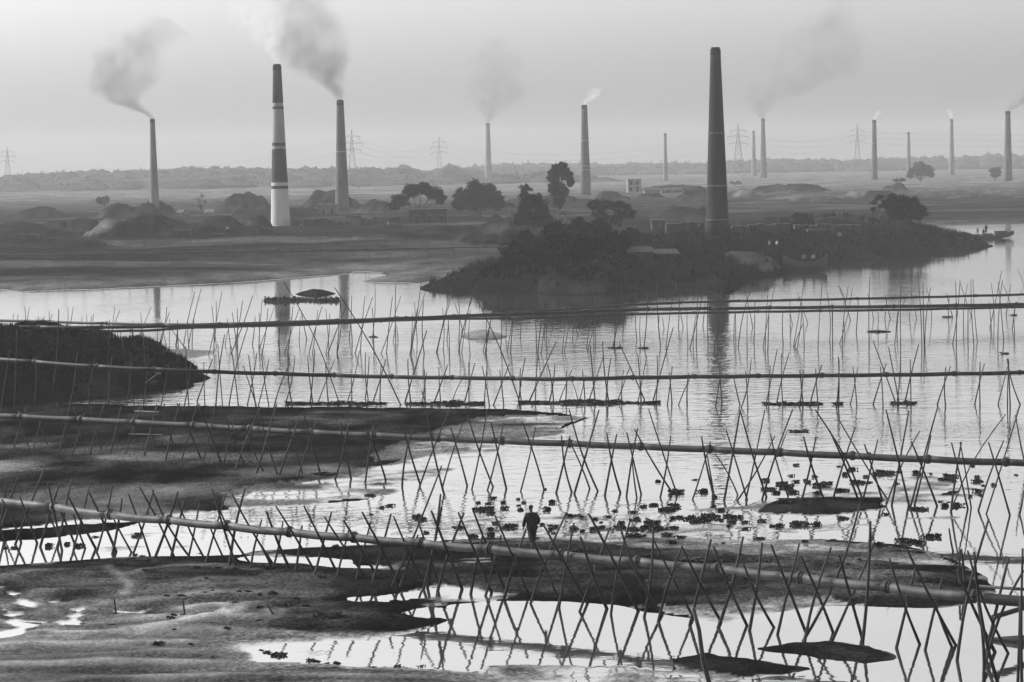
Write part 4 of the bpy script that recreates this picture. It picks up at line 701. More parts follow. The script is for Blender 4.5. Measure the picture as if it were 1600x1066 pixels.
tree('far_round_tree', 'small hazy round tree left of the rightmost chimney', 1555, 282, [(-4, 14, 7, 7), (4, 15, 7, 7), (0, 9, 9, 5)], leaf=.7, dens=1.2, trunk_r=.3, seed=11, m=M_leaff)
tree('far_bush', 'hazy bush left of the farthest left chimney', 161, 322, [(-5, 9, 7, 6), (5, 10, 6, 6), (0, 6, 10, 5)], leaf=.6, dens=1.2, trunk_r=.2, seed=12, m=M_leaff)
tree('bare_tree', 'sparse nearly bare tree between the left spoil heaps', 313, 336, [(-5, 24, 6, 8), (4, 27, 6, 8), (0, 16, 9, 7), (8, 18, 5, 6)], leaf=.3, dens=.35, trunk_r=.22, seed=13, m=M_leaff)
for i, (u, v, hw, hh, lb) in enumerate([(1206, 347, 9, 9, 'small round shrub right of the tallest chimney'), (1250, 344, 13, 11, 'spiky wide shrub on the kiln wall'), (1226, 347, 9, 6, 'low shrub between two larger ones on the kiln wall'), (506, 322, 10, 7, 'hazy shrub left of the grey brick chimney'), (1110, 330, 14, 8, 'low shrub just behind the tallest chimney at its left'), (1405, 286, 12, 8, 'hazy thicket under the far umbrella tree'), (618, 348, 8, 8, 'small shrub left of the low brick hut'), (1150, 290, 12, 8, 'hazy shrub behind the tallest chimney at its right')]):
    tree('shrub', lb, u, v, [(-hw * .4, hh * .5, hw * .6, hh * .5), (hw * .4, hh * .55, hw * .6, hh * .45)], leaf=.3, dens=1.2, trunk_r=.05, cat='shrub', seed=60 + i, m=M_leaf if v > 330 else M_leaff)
for u, v, hw, hh, lb in [(868, 392, 28, 48, 'tall bush beneath the tall drooping tree, behind the palms'), (905, 384, 28, 44, 'tall bush between the drooping tree and the grey-green tree'), (935, 382, 22, 40, 'tall bush just left of the grey-green tree'), (822, 404, 24, 44, 'tall bush directly below the darkest crown'), (985, 380, 16, 22, 'low bush right of the grey-green tree'), (808, 428, 26, 52, 'tall dark bush at the left end of the bank thicket'), (862, 428, 30, 60, 'tallest bush in the lower bank thicket'), (912, 424, 30, 60, 'tall bush in the lower thicket, below the grey-green tree'), (955, 412, 28, 52, 'tall bush at the right end of the lower thicket'), (786, 436, 18, 26, 'rounded bush low at the left tip of the thicket')]:
    tree('tall_bush', lb, u, v, [(-hw * .45, hh * .45, hw * .5, hh * .42), (hw * .4, hh * .5, hw * .5, hh * .42), (0, hh * .7, hw * .5, hh * .34)], leaf=.3, dens=2.2, trunk_r=.08, stems=3, cat='bush', m=M_leafd, seed=int(u), clump=8)
# the far wood reads as one mass
rf = random.Random(3); fw = MB()
def wood(D, us, prof, step, s):
    for u in us:
        vt = np.interp(u, [p[0] for p in prof], [p[1] for p in prof]); x = (u - 800) / FPX * D; top = CAM_H + D * (hor(u) - vt) / FPX + rf.uniform(-1.8, 1.5); w_ = rf.uniform(.5, 1.0) * step; gz0 = 1.0; h_ = max(4, top - gz0)
        y = D + rf.uniform(-60, 60)
        fw.blob((x, y, gz0 + h_ * .40), (w_ * 2.6, w_ * 1.3, h_ * .52), int(u * 10), 2, .07); fw.blob((x + rf.uniform(-3, 3), y - 8, gz0 + h_ * .2), (w_ * 3, w_ * 1.3, h_ * .5), int(u * 10) + 1, 2, .05)
        for _ in range(int(26)):
            a = rf.uniform(0, 6.28); f = rf.uniform(.3, 1.35); p = Vector((x + math.cos(a) * w_ * f, y + math.sin(a) * w_ * f, gz0 + h_ * rf.uniform(.5, 1.0) * (1.05 - .25 * f))); k = len(fw.V); q = Vector((rf.uniform(-1, 1), rf.uniform(-.4, .4), rf.uniform(-.8, 1))).normalized() * s * .55; e = Vector((rf.uniform(-1, 1), rf.uniform(-.4, .4), rf.uniform(-1, 1))).normalized() * s * .8
            fw.V += [tuple(p), tuple(p + q), tuple(p + q + e), tuple(p + e)]; fw.F.append((k, k + 1, k + 2, k + 3))
pr = [(-300, 272), (0, 275), (60, 270), (98, 268), (140, 264), (210, 264), (300, 260), (330, 258), (400, 261), (560, 260), (590, 262), (624, 260), (638, 257), (652, 264), (673, 267), (694, 263), (704, 252), (712, 254), (718, 266), (740, 262), (760, 268), (800, 275)]
wood(2050, [-240 + k * 5.5 for k in range(190)], [(a, b + 3) for a, b in pr], 5, 2.2); wood(1900, [-240 + k * 6.5 for k in range(156)], [(a, b + 12) for a, b in pr], 6, 2.2); wood(2300, [-240 + k * 5 for k in range(208)], pr, 5, 2.4)
pr2 = [(700, 262), (800, 254), (1000, 254), (1100, 252), (1180, 248), (1280, 247), (1330, 249), (1400, 246), (1500, 243), (1560, 239), (1700, 238), (1900, 238)]
wood(2900, [690 + k * 4.4 for k in range(260)], pr2, 6, 3.0); wood(2600, [690 + k * 5.0 for k in range(230)], [(a, b + 7) for a, b in pr2], 6, 2.6)
pr3 = [(780, 275), (830, 268), (880, 270), (930, 276), (1000, 280)]
wood(1750, [785 + k * 6 for k in range(28)], pr3, 6, 2.0)
wood(1720, [-240 + k * 7 for k in range(140)], [(a, b + 20) for a, b in pr], 6, 1.8)
tag(fw.out('far_wood', M_wood_far), kind='stuff')

# ------------------------------------------------------------------ buildings of the brick field
def hut(name, label, u0, u1, vt, vb, dep, m, roof='flat', z0=3.0, openings=(), cat='hut', rm=None):
    P = place((u0 + u1) / 2, vb, z0); sc = P.y / FPX; W = (u1 - u0) * sc; H = (vb - vt) * sc; t = thing(name, label, cat, P + Vector((0, 0, -.3))); H += .3
    wh = H if roof == 'flat' else H * .62
    MB().box(0, 0, wh / 2, W, dep, wh).out('wall', m, t)
    if roof == 'flat': MB().box(0, 0, wh + .1, W + .5, dep + .5, .2).out('roof', rm or m, t)
    else:
        b = MB(); o = .4; x, y = W / 2 + o, dep / 2 + o
        b.V = [(-x, -y, wh - .05), (x, -y, wh - .05), (x, y, wh - .05), (-x, y, wh - .05), (-x * .75, 0, H), (x * .75, 0, H)]; b.F = [(0, 1, 5, 4), (2, 3, 4, 5), (1, 2, 5), (3, 0, 4), (0, 3, 2, 1)]; b.out('roof', rm or M_thatch, t)
    for k, (fx, fz, fw_, fh, nm) in enumerate(openings):
        f = MB().box(fx * W, -dep / 2 - .01, fz * H, fw_ * W, .08, fh * H).out(nm, M_dark, t)
        MB().box(fx * W, -dep / 2 - .05, fz * H + fh * H / 2 + .06, fw_ * W + .2, .12, .1).out('lintel', M_plaster if m is M_plaster else M_brick, f)
    return t
D2 = lambda *xs: [(x, .3, .09, .58, 'doorway') for x in xs]
hut('brick_hut', 'low flat-roofed brick hut beside the spreading tree', 640, 699, 328, 348, 6, M_brickd, openings=D2(-.3, .05, .35))
hut('block_house', 'two storey block with open window holes far behind the bank', 980, 1001, 281, 301, 9, M_plaster, openings=[(-.25, .72, .18, .28, 'window'), (.22, .72, .18, .28, 'window'), (-.25, .28, .18, .28, 'window'), (.22, .26, .16, .4, 'doorway')], cat='building')
hut('gabled_shed', 'small gabled shed with a pale wall end left of the long shed', 1006, 1030, 293, 301, 7, M_plaster, 'gable', rm=M_brickd, cat='shed'); hut('long_shed', 'long low shed with a bright wall end near the two storey block', 1033, 1066, 293.5, 301, 8, M_brick, 'gable', openings=D2(-.2, .2), cat='shed', rm=M_brickd)
hut('brick_hut', 'hazy hut at the foot of the grey brick chimney', 498, 527, 320, 334, 6, M_brick, openings=D2(-.2, .25)); hut('thatched_hut', 'hazy thatched hut right of the sparse bare tree', 322, 334, 327, 337, 5, M_plaster, 'gable'); hut('thatched_hut', 'tiny pale hut left of the sparse bare tree', 279, 287, 328, 337, 5, M_plaster, 'gable')
hut('riverside_shack', 'long dark low shack on the bank below the tallest chimney', 968, 1020, 387, 402, 5, M_wood, 'gable', z0=3.6, openings=D2(-.3, 0, .3), rm=M_dark, cat='shack'); hut('riverside_shack', 'lower ragged shack right of the long dark shack', 1026, 1056, 389, 401, 5, M_wood, 'gable', z0=3.6, openings=D2(.1), rm=M_dark, cat='shack')
hut('kiln_shed', 'small shed leaning on the kiln wall left of the tallest chimney', 1018, 1038, 346, 360, 5, M_brickd, openings=D2(.1), cat='shed')
WORKERS = []
def stack(label, u0, u1, vt, vb, z0=3.0, m=None, name='brick_stack', cat='brick stack', group=None):
    P = place((u0 + u1) / 2, vb, z0); sc = P.y / FPX; W = (u1 - u0) * sc; H = (vb - vt) * sc; rnd = random.Random(int(u0)); b = MB(); n = max(3, int(W / 1.2))
    for k in range(n):
        h = H * rnd.uniform(.72, 1.05); b.box(-W / 2 + W * (k + .5) / n, rnd.uniform(-.3, .3), h / 2 - .3, W / n - .06, 3 + rnd.uniform(-.5, .5), h + .6, 0, .94)
    o = b.out(name, m or M_brickd, None, False, P); tag(o, label, cat, group); return o
stack('long soot-dark kiln wall left of the tallest chimney', 1040, 1100, 347, 361, name='kiln_wall', cat='kiln wall'); stack('long soot-dark kiln wall right of the tallest chimney', 1142, 1235, 350, 363, name='kiln_wall', cat='kiln wall'); stack('low kiln wall reaching towards the peninsula tree', 1240, 1345, 351, 360, name='kiln_wall', cat='kiln wall')
stack('brick stack just right of the banded chimney', 476, 522, 341, 353, group='brick stacks by the banded chimney'); stack('square brick stack left of the low brick hut', 563, 594, 339, 351, group='brick stacks by the banded chimney'); stack('small brick stack touching the banded chimney', 457, 470, 341, 353, group='brick stacks by the banded chimney'); stack('low brick stack left of the banded chimney foot', 408, 428, 356, 366, group='brick stacks by the banded chimney')

for u0, u1, vt, vb, lb in [(30, 62, 366, 372, 'low row of bricks on the field at the far left'), (270, 300, 362, 369, 'row of bricks between the dark heaps and the banded chimney'), (330, 352, 365, 371, 'short row of bricks on the field left of the banded chimney'), (520, 548, 346, 352, 'thin brick row right of the brick stacks'), (600, 628, 350, 356, 'low brick row before the low brick hut'),
        (705, 735, 352, 358, 'low brick row at the foot of the round tree'), (540, 566, 336, 342, 'hazy brick row just right of the grey brick chimney'), (1068, 1092, 300, 305, 'hazy brick row right of the long low shed'), (940, 966, 300, 305, 'hazy brick row left of the two storey block'), (1260, 1300, 358, 364, 'brick row on the slope before the peninsula tree')]:
    stack(lb, u0, u1, vt, vb, name='brick_row', cat='brick row', group='brick rows of the brick field')
for i, (u, v, lb) in enumerate([(356, 368, 'distant worker left of the banded chimney'), (470, 362, 'distant worker right of the banded chimney foot'), (606, 358, 'distant worker near the low brick hut'), (292, 340, 'tiny hazy worker by the pale huts')]): WORKERS.append((u, v, lb))
# ------------------------------------------------------------------ pylons and wires
def pylon(label, u, vt, vb, z0=2.0, wd=16):
    P = place(u, vb, z0); sc = P.y / FPX; H = (vb - vt) * sc; t = thing('pylon', label, 'pylon', P, 'power line pylons'); b = MB(); W = wd * sc; lv = [0, .22, .4, .55, .67, .78, .88, 1.0]
    hw = lambda f: W / 2 * (1 - f) ** 1.25 * .9 + .5 * (1 - f) + .1; r = .09
    for a, c in zip(lv[:-1], lv[1:]):
        for i, j in ((-1, -1), (1, -1), (1, 1), (-1, 1)):
            b.tube([(i * hw(a), j * hw(a), H * a), (i * hw(c), j * hw(c), H * c)], r, 4, False)
        for (i, j), (k, l) in (((-1, -1), (1, -1)), ((1, -1), (1, 1)), ((1, 1), (-1, 1)), ((-1, 1), (-1, -1))):
            b.tube([(i * hw(a), j * hw(a), H * a), (k * hw(c), l * hw(c), H * c)], r * .6, 4, False); b.tube([(k * hw(a), l * hw(a), H * a), (i * hw(c), j * hw(c), H * c)], r * .6, 4, False); b.tube([(i * hw(c), j * hw(c), H * c), (k * hw(c), l * hw(c), H * c)], r * .6, 4, False)
    b.out('lattice_tower', M_steel, t); ends = []
    for f, L in ((.66, 5.2), (.77, 6.0), (.88, 4.4)):
        a = MB(); z = H * f
        for s in (-1, 1): a.tube([(0, .3, z + 1), (s * L, 0, z)], r, 4).tube([(0, -.3, z - .2), (s * L, 0, z)], r, 4); a.tube([(s * L, 0, z), (s * L, 0, z - 1.6)], .14, 4); ends.append(P + Vector((s * L, 0, z - 1.6)))
        a.out('crossarm', M_steel, t)
    return ends
py = [pylon('hazy pylon at the far left edge', 13, 230, 296, wd=12), pylon('lattice pylon just right of the grey brick chimney', 551, 203, 296), pylon('faint pylon between the grey chimney and the small hazy one', 687, 214, 286, wd=10), pylon('tall lattice pylon right of the tallest chimney', 1154, 194, 284, wd=20), pylon('faint pylon left of the far chimney with a dark band', 1340, 194, 275, wd=12)]
def wires(label, A, B_, sag):
    t = thing('power_line', label, 'power line', A[0]); off = A[0]
    for k in (0, 1, 2, 3, 4, 5):
        p = []
        for i in range(15): f = i / 14; q = A[k].lerp(B_[k], f); q.z -= sag * 4 * f * (1 - f); p.append(q - off)
        MB().tube(p, .04, 4).out('wire', M_steel, t)
wires('wires from the far left pylon to the one by the grey chimney', py[0], py[1], 14); wires('wires between the two pylons left of centre', py[1], py[2], 6); wires('long wires from the faint centre pylon to the tall right pylon', py[2], py[3], 10); wires('wires from the tall right pylon to the faint far one', py[3], py[4], 6)
e2 = [p + Vector((420, -40, 2)) for p in py[4]]; wires('wires running out of the picture on the right', py[4], e2, 6)

# ------------------------------------------------------------------ floating and stranded water plants
def plant_mesh(seed, n, spread, tall):
    rnd = random.Random(seed); mb = MB()
    for _ in range(n):
        a = rnd.uniform(0, 6.283); rr = spread * rnd.random() ** .6 * (1.2 if rnd.random() < .18 else 1); c = Vector((math.cos(a) * rr, math.sin(a) * rr * .8, 0)); lean = Vector((rnd.gauss(0, .5), rnd.gauss(0, .5), 1)).normalized(); L = tall * rnd.uniform(.45, 1.15); tip = c + lean * L
        w_ = rnd.uniform(.045, .085); s = lean.cross(Vector((rnd.gauss(0, 1), rnd.gauss(0, 1), 0))).normalized(); k = len(mb.V)
        q = lean.cross(s).normalized() * w_ * .5
        mb.V += [tuple(c - s * .012), tuple(c + s * .012), tuple(tip - lean * w_ - s * .012), tuple(tip - lean * w_ + s * .012)]; mb.F.append((k, k + 1, k + 3, k + 2)); k += 4
        ring = [tip + (s * math.cos(t) + lean * math.sin(t) * 1.1 + q * 0) * w_ + q * (.4 if j % 2 else -.2) for j, t in enumerate([0, 1.05, 2.1, 3.14, 4.2, 5.2])]
        mb.V += [tuple(p) for p in ring]; mb.F.append(tuple(range(k, k + 6)))
    me = bpy.data.meshes.new('water_plant'); me.from_pydata(mb.V, [], mb.F); me.materials.append(M_water_plant); return me
PM = [plant_mesh(100 + i, n, s, h) for i, (n, s, h) in enumerate([(34, .24, .15), (50, .34, .17), (24, .18, .13), (80, .5, .17), (16, .2, .10)])]
PL = {(640, 740, 3.478): [(375, 155), (395, 195), (430, 160), (440, 190), (440, 210), (455, 130), (510, 155), (515, 188), (590, 135), (595, 170), (620, 155), (600, 195), (735, 82), (775, 152), (745, 193), (40, 235), (70, 245), (90, 318), (240, 285), (270, 290), (350, 340), (440, 300), (440, 335), (465, 268), (520, 290), (545, 285), (570, 275),
    (720, 275), (760, 280), (790, 285), (770, 300), (785, 320), (885, 285), (890, 300), (870, 230), (905, 228), (935, 232), (1010, 245), (1040, 262), (1080, 232), (940, 310), (1000, 300), (1040, 295), (1090, 300), (1130, 290), (1150, 270), (1160, 290), (1115, 200), (1210, 208), (1270, 178), (1330, 168), (1380, 198), (1400, 195), (1445, 180), (1200, 248), (1240, 245), (1290, 240), (1300, 255),
    (1215, 300), (1265, 305), (1280, 290), (1320, 270), (1340, 300), (1390, 300), (1400, 330), (1430, 240), (1465, 235), (1510, 245), (1530, 235), (1560, 260), (1580, 235), (1440, 295), (1225, 340), (1430, 372), (1475, 348), (1595, 97), (1450, 100), (1350, 40), (1590, 250)],
    (1000, 640, 6.664): [(185, 745), (570, 725), (665, 850), (380, 850), (785, 905), (770, 1010), (150, 990), (360, 1000), (270, 1040), (350, 1045), (840, 1045), (1420, 865), (1310, 735), (1345, 825), (1480, 770), (1530, 800)],
    (800, 740, 3.333): [(790, 190), (850, 180), (915, 230), (940, 245), (1000, 230), (1030, 225), (1090, 240), (1120, 220), (1150, 250), (1130, 270), (1165, 225), (1215, 250), (1215, 285), (1300, 245), (1355, 270), (1390, 265), (1480, 250), (1500, 265), (1585, 265), (1375, 100), (1420, 60), (1460, 95), (1100, 360), (840, 360), (1290, 335), (1525, 352), (1330, 460), (1215, 545)],
    (1200, 630, 5.6125): [(245, 540), (205, 632), (120, 705), (160, 735), (75, 785), (200, 780), (250, 685), (330, 670), (350, 690), (410, 640), (430, 790), (490, 690), (540, 700), (480, 720), (660, 760), (620, 760), (700, 760), (680, 620), (740, 575), (780, 690), (860, 640), (890, 690), (980, 590), (970, 620), (1040, 610), (1160, 600), (1290, 610), (1330, 620), (240, 1040), (655, 1005), (320, 850), (165, 870), (485, 850), (1040, 970), (1130, 700), (620, 550), (885, 435)],
    (1400, 630, 4.845): [(150, 525), (260, 530), (390, 545), (430, 550), (350, 575), (410, 575), (615, 555), (610, 590), (650, 590), (660, 620), (740, 615), (560, 700), (625, 660), (630, 690), (335, 742), (370, 775), (400, 745), (460, 770), (910, 540), (570, 470), (130, 795), (180, 800), (275, 1005), (75, 1040), (180, 1055)],
    (1200, 640, 3.9925): [(575, 940), (690, 965), (500, 960), (460, 950), (860, 820), (945, 830), (1025, 790), (410, 815), (230, 822), (695, 845), (935, 890), (750, 1025), (25, 725), (75, 725), (170, 705), (300, 720), (460, 675)],
    (0, 740, 3.333): [(30, 385), (75, 385), (255, 375), (350, 365), (405, 375), (500, 327), (700, 325), (715, 318), (700, 420), (740, 427), (620, 455), (775, 455), (750, 500), (1040, 412), (1025, 488), (1135, 485), (1230, 490), (1155, 505), (1080, 543), (1310, 525), (1350, 515), (1395, 490), (1420, 490), (1515, 485), (870, 635), (935, 635), (1010, 625), (1070, 615), (1110, 605), (1165, 622), (1245, 610), (1300, 610), (1350, 625), (1420, 620), (1225, 672),
    (1350, 695), (1500, 680), (1545, 650), (1590, 690), (905, 735), (890, 748), (955, 732), (1015, 732), (1350, 765), (910, 808), (1185, 803), (825, 885), (995, 885), (1110, 955), (1360, 915), (1390, 925), (1440, 940), (1460, 945)],
    (400, 740, 3.333): [(595, 110), (655, 175), (695, 165), (600, 210), (415, 380), (345, 537), (20, 690), (160, 680), (260, 690), (210, 650), (85, 620), (330, 745), (370, 745), (420, 725), (290, 785), (385, 795), (475, 765), (540, 710), (60, 930), (100, 940), (290, 970), (320, 975), (370, 985), (420, 985), (610, 1005), (740, 1000), (860, 1000), (715, 745)]}
uv = [(x / s + ox, y / s + oy) for (ox, oy, s), L in PL.items() for x, y in L]
Gp = grounds([(u, v + 1.5) for u, v in uv]); rl = random.Random(5)
for (u, v), p in zip(uv, Gp):
    o = bpy.data.objects.new('water_plant', PM[rl.choice([0, 0, 1, 2, 2, 3, 4] if v < 860 else [4, 4, 2, 0])]); COL.objects.link(o); o.location = p + Vector((0, 0, -.02)); o.rotation_euler[2] = rl.uniform(0, 6.28); s = rl.uniform(.42, .85); o.scale = (s * 1.15, s, s * (1.0 if v < 860 else .7))
    if v > 862: a = 'near the bright puddles at the left' if u < 200 else ('in the dotted row behind the rippled sand' if v < 935 and u < 480 else ('around the sand swirl' if v < 990 else 'along the bottom edge of the sand')); tag(o, 'small dark creeping plant clump ' + a, 'water plant', 'creeping plants ' + a)
    elif u > 1190 and v < 812:
        a = 'beside its left end' if u < 1250 else ('on its back' if v > 768 and u < 1430 else ('in the shallows behind its middle' if u < 1420 else 'off its right end')); tag(o, 'leafy dark water plant at the right sandbar, ' + a, 'water plant', 'water plants at the right sandbar, ' + a)
    elif u > 640 and v < 845:
        a = 'left of the walking man' if u < 815 else ('close right of the walking man' if u < 900 else ('in the dense belt' if v > 800 and u < 1050 else ('at the right end of the belt' if v > 800 and u < 1200 else ('scattered behind the belt' if u < 1200 else 'in the shallows before the right sandbar')))); tag(o, 'leafy dark water plant mid picture, ' + a, 'water plant', 'water plants mid picture, ' + a)
    else: tag(o, 'dark water plant clump beside the nearest pipeline', 'water plant', 'water plants beside the nearest pipeline')
def mat_of_plants(u0, u1, v, half, label, h=.22, dens=26, seed=0, tall=False):
    a = grounds([(u0, v), (u1, v)]); c = (a[0] + a[1]) / 2; c.z = min(a[0].z, a[1].z); L = (a[1] - a[0]).length; d = (a[1] - a[0]).normalized(); n_ = Vector((-d.y, d.x, 0)); rnd = random.Random(seed + int(u0)); mb = MB()
    W = half * c.y * c.y / (FPX * CAM_H)
    prof = [rnd.uniform(.3, 1.0) for _ in range(25)]; prof = [(prof[max(0, i - 1)] + prof[i] + prof[min(24, i + 1)]) / 3 for i in range(25)]
    bot = []; N = 24
    for sgn in (1, -1):
        for i in (range(N + 1) if sgn > 0 else range(N, -1, -1)):
            f = i / N; e = math.sin(math.pi * min(max(f, .02), .98)) ** .6 * np.interp(f * 24, range(25), prof); p = d * (f - .5) * L + n_ * sgn * W * e * rnd.uniform(.85, 1.1); bot.append(p)
    n0 = len(mb.V); mb.V += [(p.x, p.y, -.05) for p in bot] + [(p.x * .98, p.y * .98, .04) for p in bot]; K = len(bot); mb.F.append(tuple(n0 + K + i for i in range(K))); mb.F += [(n0 + i, n0 + (i + 1) % K, n0 + K + (i + 1) % K, n0 + K + i) for i in range(K)]
    for _ in range(int(L * 2 * W * dens) + 30):
        f = rnd.random(); e = math.sin(math.pi * min(max(f, .02), .98)) ** .6 * np.interp(f * 24, range(25), prof); p = d * (f - .5) * L + n_ * rnd.uniform(-1, 1) * W * e; hh = h * rnd.uniform(.5, 1.2) * np.interp(f * 24, range(25), prof) * (1.8 if tall and rnd.random() < .1 else 1)
        a_ = rnd.uniform(0, 6.28); q = Vector((math.cos(a_), math.sin(a_), 0)) * .13; t = Vector((rnd.gauss(0, .07), rnd.gauss(0, .07), hh)); k = len(mb.V); mb.V += [tuple(p - q * .4), tuple(p + q * .4), tuple(p + t + q), tuple(p + t - q)]; mb.F.append((k, k + 1, k + 2, k + 3))
    o = mb.out('floating_plant_mat', M_water_plant, None, False, c); tag(o, label, 'plant mat')
for i, (a, b, v, hf, lb) in enumerate([(446, 603, 631.5, 2.2, 'long plant mat afloat left of centre, thickest at its right'), (634, 756, 632, 2.2, 'middle floating plant mat just above the mud bank'), (811, 1032, 630, 3, 'longest floating plant mat, right of the mud bank'), (1194, 1285, 632, 2.6, 'floating plant mat right of the tall chimney reflection'), (1303, 1317, 632, 1.2, 'tiny round plant mat between two larger ones'), (1393, 1430, 631, 2.2, 'short floating plant mat near the right edge'),
        (951, 972, 544.5, 1.2, 'small left one of two plant rafts on the upper river'), (999, 1011, 544.3, 1, 'small right one of two plant rafts on the upper river'), (1357, 1391, 518.5, 2, 'dark plant raft under the triple pipeline at the right'), (1473, 1487, 495.8, 1, 'thin plant raft by the pipeline poles at the right'), (578, 590, 527, .9, 'tiny plant raft left of the pale sand islet'), (1236, 1262, 674.5, 1.2, 'flat thin plant raft above the second pipeline'), (1579, 1588, 493, .8, 'tiny plant raft at the far right of the triple pipeline'), (1566, 1576, 553, 1, 'ragged little raft near the right edge'),
        (880, 930, 861, 1.6, 'dark plant strip stranded behind the nearest pipeline beside the man'), (1062, 1126, 877, 1.6, 'second dark plant strip stranded behind the nearest pipeline'), (490, 525, 741, 2.5, 'dark lump of plants on the mud below the second pipeline'), (100, 180, 978, 3, 'long creeping mat on the foreground sand beside the bright puddles'), (492, 536, 965, 3, 'thick creeping mat on the foreground sand'), (1430, 1475, 909, 1.2, 'plant fringe behind the right end of the nearest pipeline')]):
    mat_of_plants(a, b, v, hf, lb, seed=i, h=.2 if 600 < v < 640 else .13)
mat_of_plants(416, 528, 470, 2.4, 'tufted floating plant raft in front of the dark islet', h=.3, dens=20, seed=40, tall=True)
# rough grass on the banks
gr = MB(); rg = random.Random(9)
def tufts(poly, n, hmin, hmax, zmin=.2, wdt=.05):
    P = wp(poly); lo = P.min(0); hi = P.max(0); xs = np.array([rg.uniform(lo[0], hi[0]) for _ in range(n)]); ys = np.array([rg.uniform(lo[1], hi[1]) for _ in range(n)]); s = sdist(P, xs, ys); h = height(xs, ys); dn = fbm(xs / 3, ys / 4, 301, 3)
    for x, y, q, z, d_ in zip(xs, ys, s, h, dn):
        if q < 0.2 or z < zmin or d_ < rg.uniform(-.6, .5): continue
        for _ in range(3):
            a = rg.uniform(0, 6.28); L = rg.uniform(hmin, hmax); k = len(gr.V); c = Vector((x + rg.uniform(-.2, .2), y + rg.uniform(-.2, .2), z - .05)); e = Vector((math.cos(a), math.sin(a), 0)) * wdt; t = Vector((rg.gauss(0, .3) * L, rg.gauss(0, .3) * L, L)); gr.V += [tuple(c - e), tuple(c + e), tuple(c + t)]; gr.F.append((k, k + 1, k + 2))
tufts([(-60, 634), (0, 632), (105, 629), (200, 616), (288, 607), (318, 591), (300, 574), (270, 556), (240, 546), (180, 540), (100, 539), (-60, 540)], 16000, .15, .5, .4)
tufts(BANK, 12000, .4, 1.1, .5, .12); tufts([(-60, 634), (921, 653), (830, 683), (600, 700), (300, 760), (-60, 800)], 9000, .05, .14, .1, .03)
tag(gr.out('grass', M_leafd), kind='stuff')

# ------------------------------------------------------------------ people
def skinned(name, chains, m, parent=None, sub=2):
    """chains: lists of (point, radius); chains that start on an existing joint continue it, so the body is one surface"""
    bm = bmesh.new(); lay = bm.verts.layers.skin.verify(); known = {}
    for ch in chains:
        prev = None
        for p, r in ch:
            key = tuple(round(c, 4) for c in p)
            if key not in known:
                v = bm.verts.new(p); known[key] = v; rr = r if isinstance(r, tuple) else (r, r); v[lay].radius = rr
                if len(known) == 1: v[lay].use_root = True
            v = known[key]
            if prev is not None and prev is not v and not bm.edges.get((prev, v)): bm.edges.new((prev, v))
            prev = v
    me = bpy.data.meshes.new(name); bm.to_mesh(me); bm.free(); o = link(name, me, m, parent)
    s = o.modifiers.new('skin', 'SKIN'); s.use_smooth_shade = True; u = o.modifiers.new('sub', 'SUBSURF'); u.levels = sub; u.render_levels = sub; return o
def hand(w_, d, side, up, k=1.0):
    """five chains for a relaxed hand hanging along d; side points to the thumb"""
    palm = w_ + d * .055 * k; out = [[(tuple(w_), .024 * k), (tuple(palm), (.034 * k, .016 * k))]]
    for i, (off, L) in enumerate(((.030, .068), (.011, .078), (-.010, .072), (-.029, .056))):
        a = palm + side * off * k + d * .03 * k; b = a + (d + up * .25).normalized() * L * .55 * k; c = b + (d + up * .9).normalized() * L * .5 * k; out.append([(tuple(palm), .02), (tuple(a), .0095 * k), (tuple(b), .0085 * k), (tuple(c), .007 * k)])
    a = w_ + d * .03 * k + side * .032 * k; b = a + (d * .6 + side * .7 + up * .3).normalized() * .038 * k; c = b + (d + side * .1 + up * .4).normalized() * .03 * k; out.append([(tuple(palm), .02), (tuple(a), .012 * k), (tuple(b), .010 * k), (tuple(c), .008 * k)]); return out
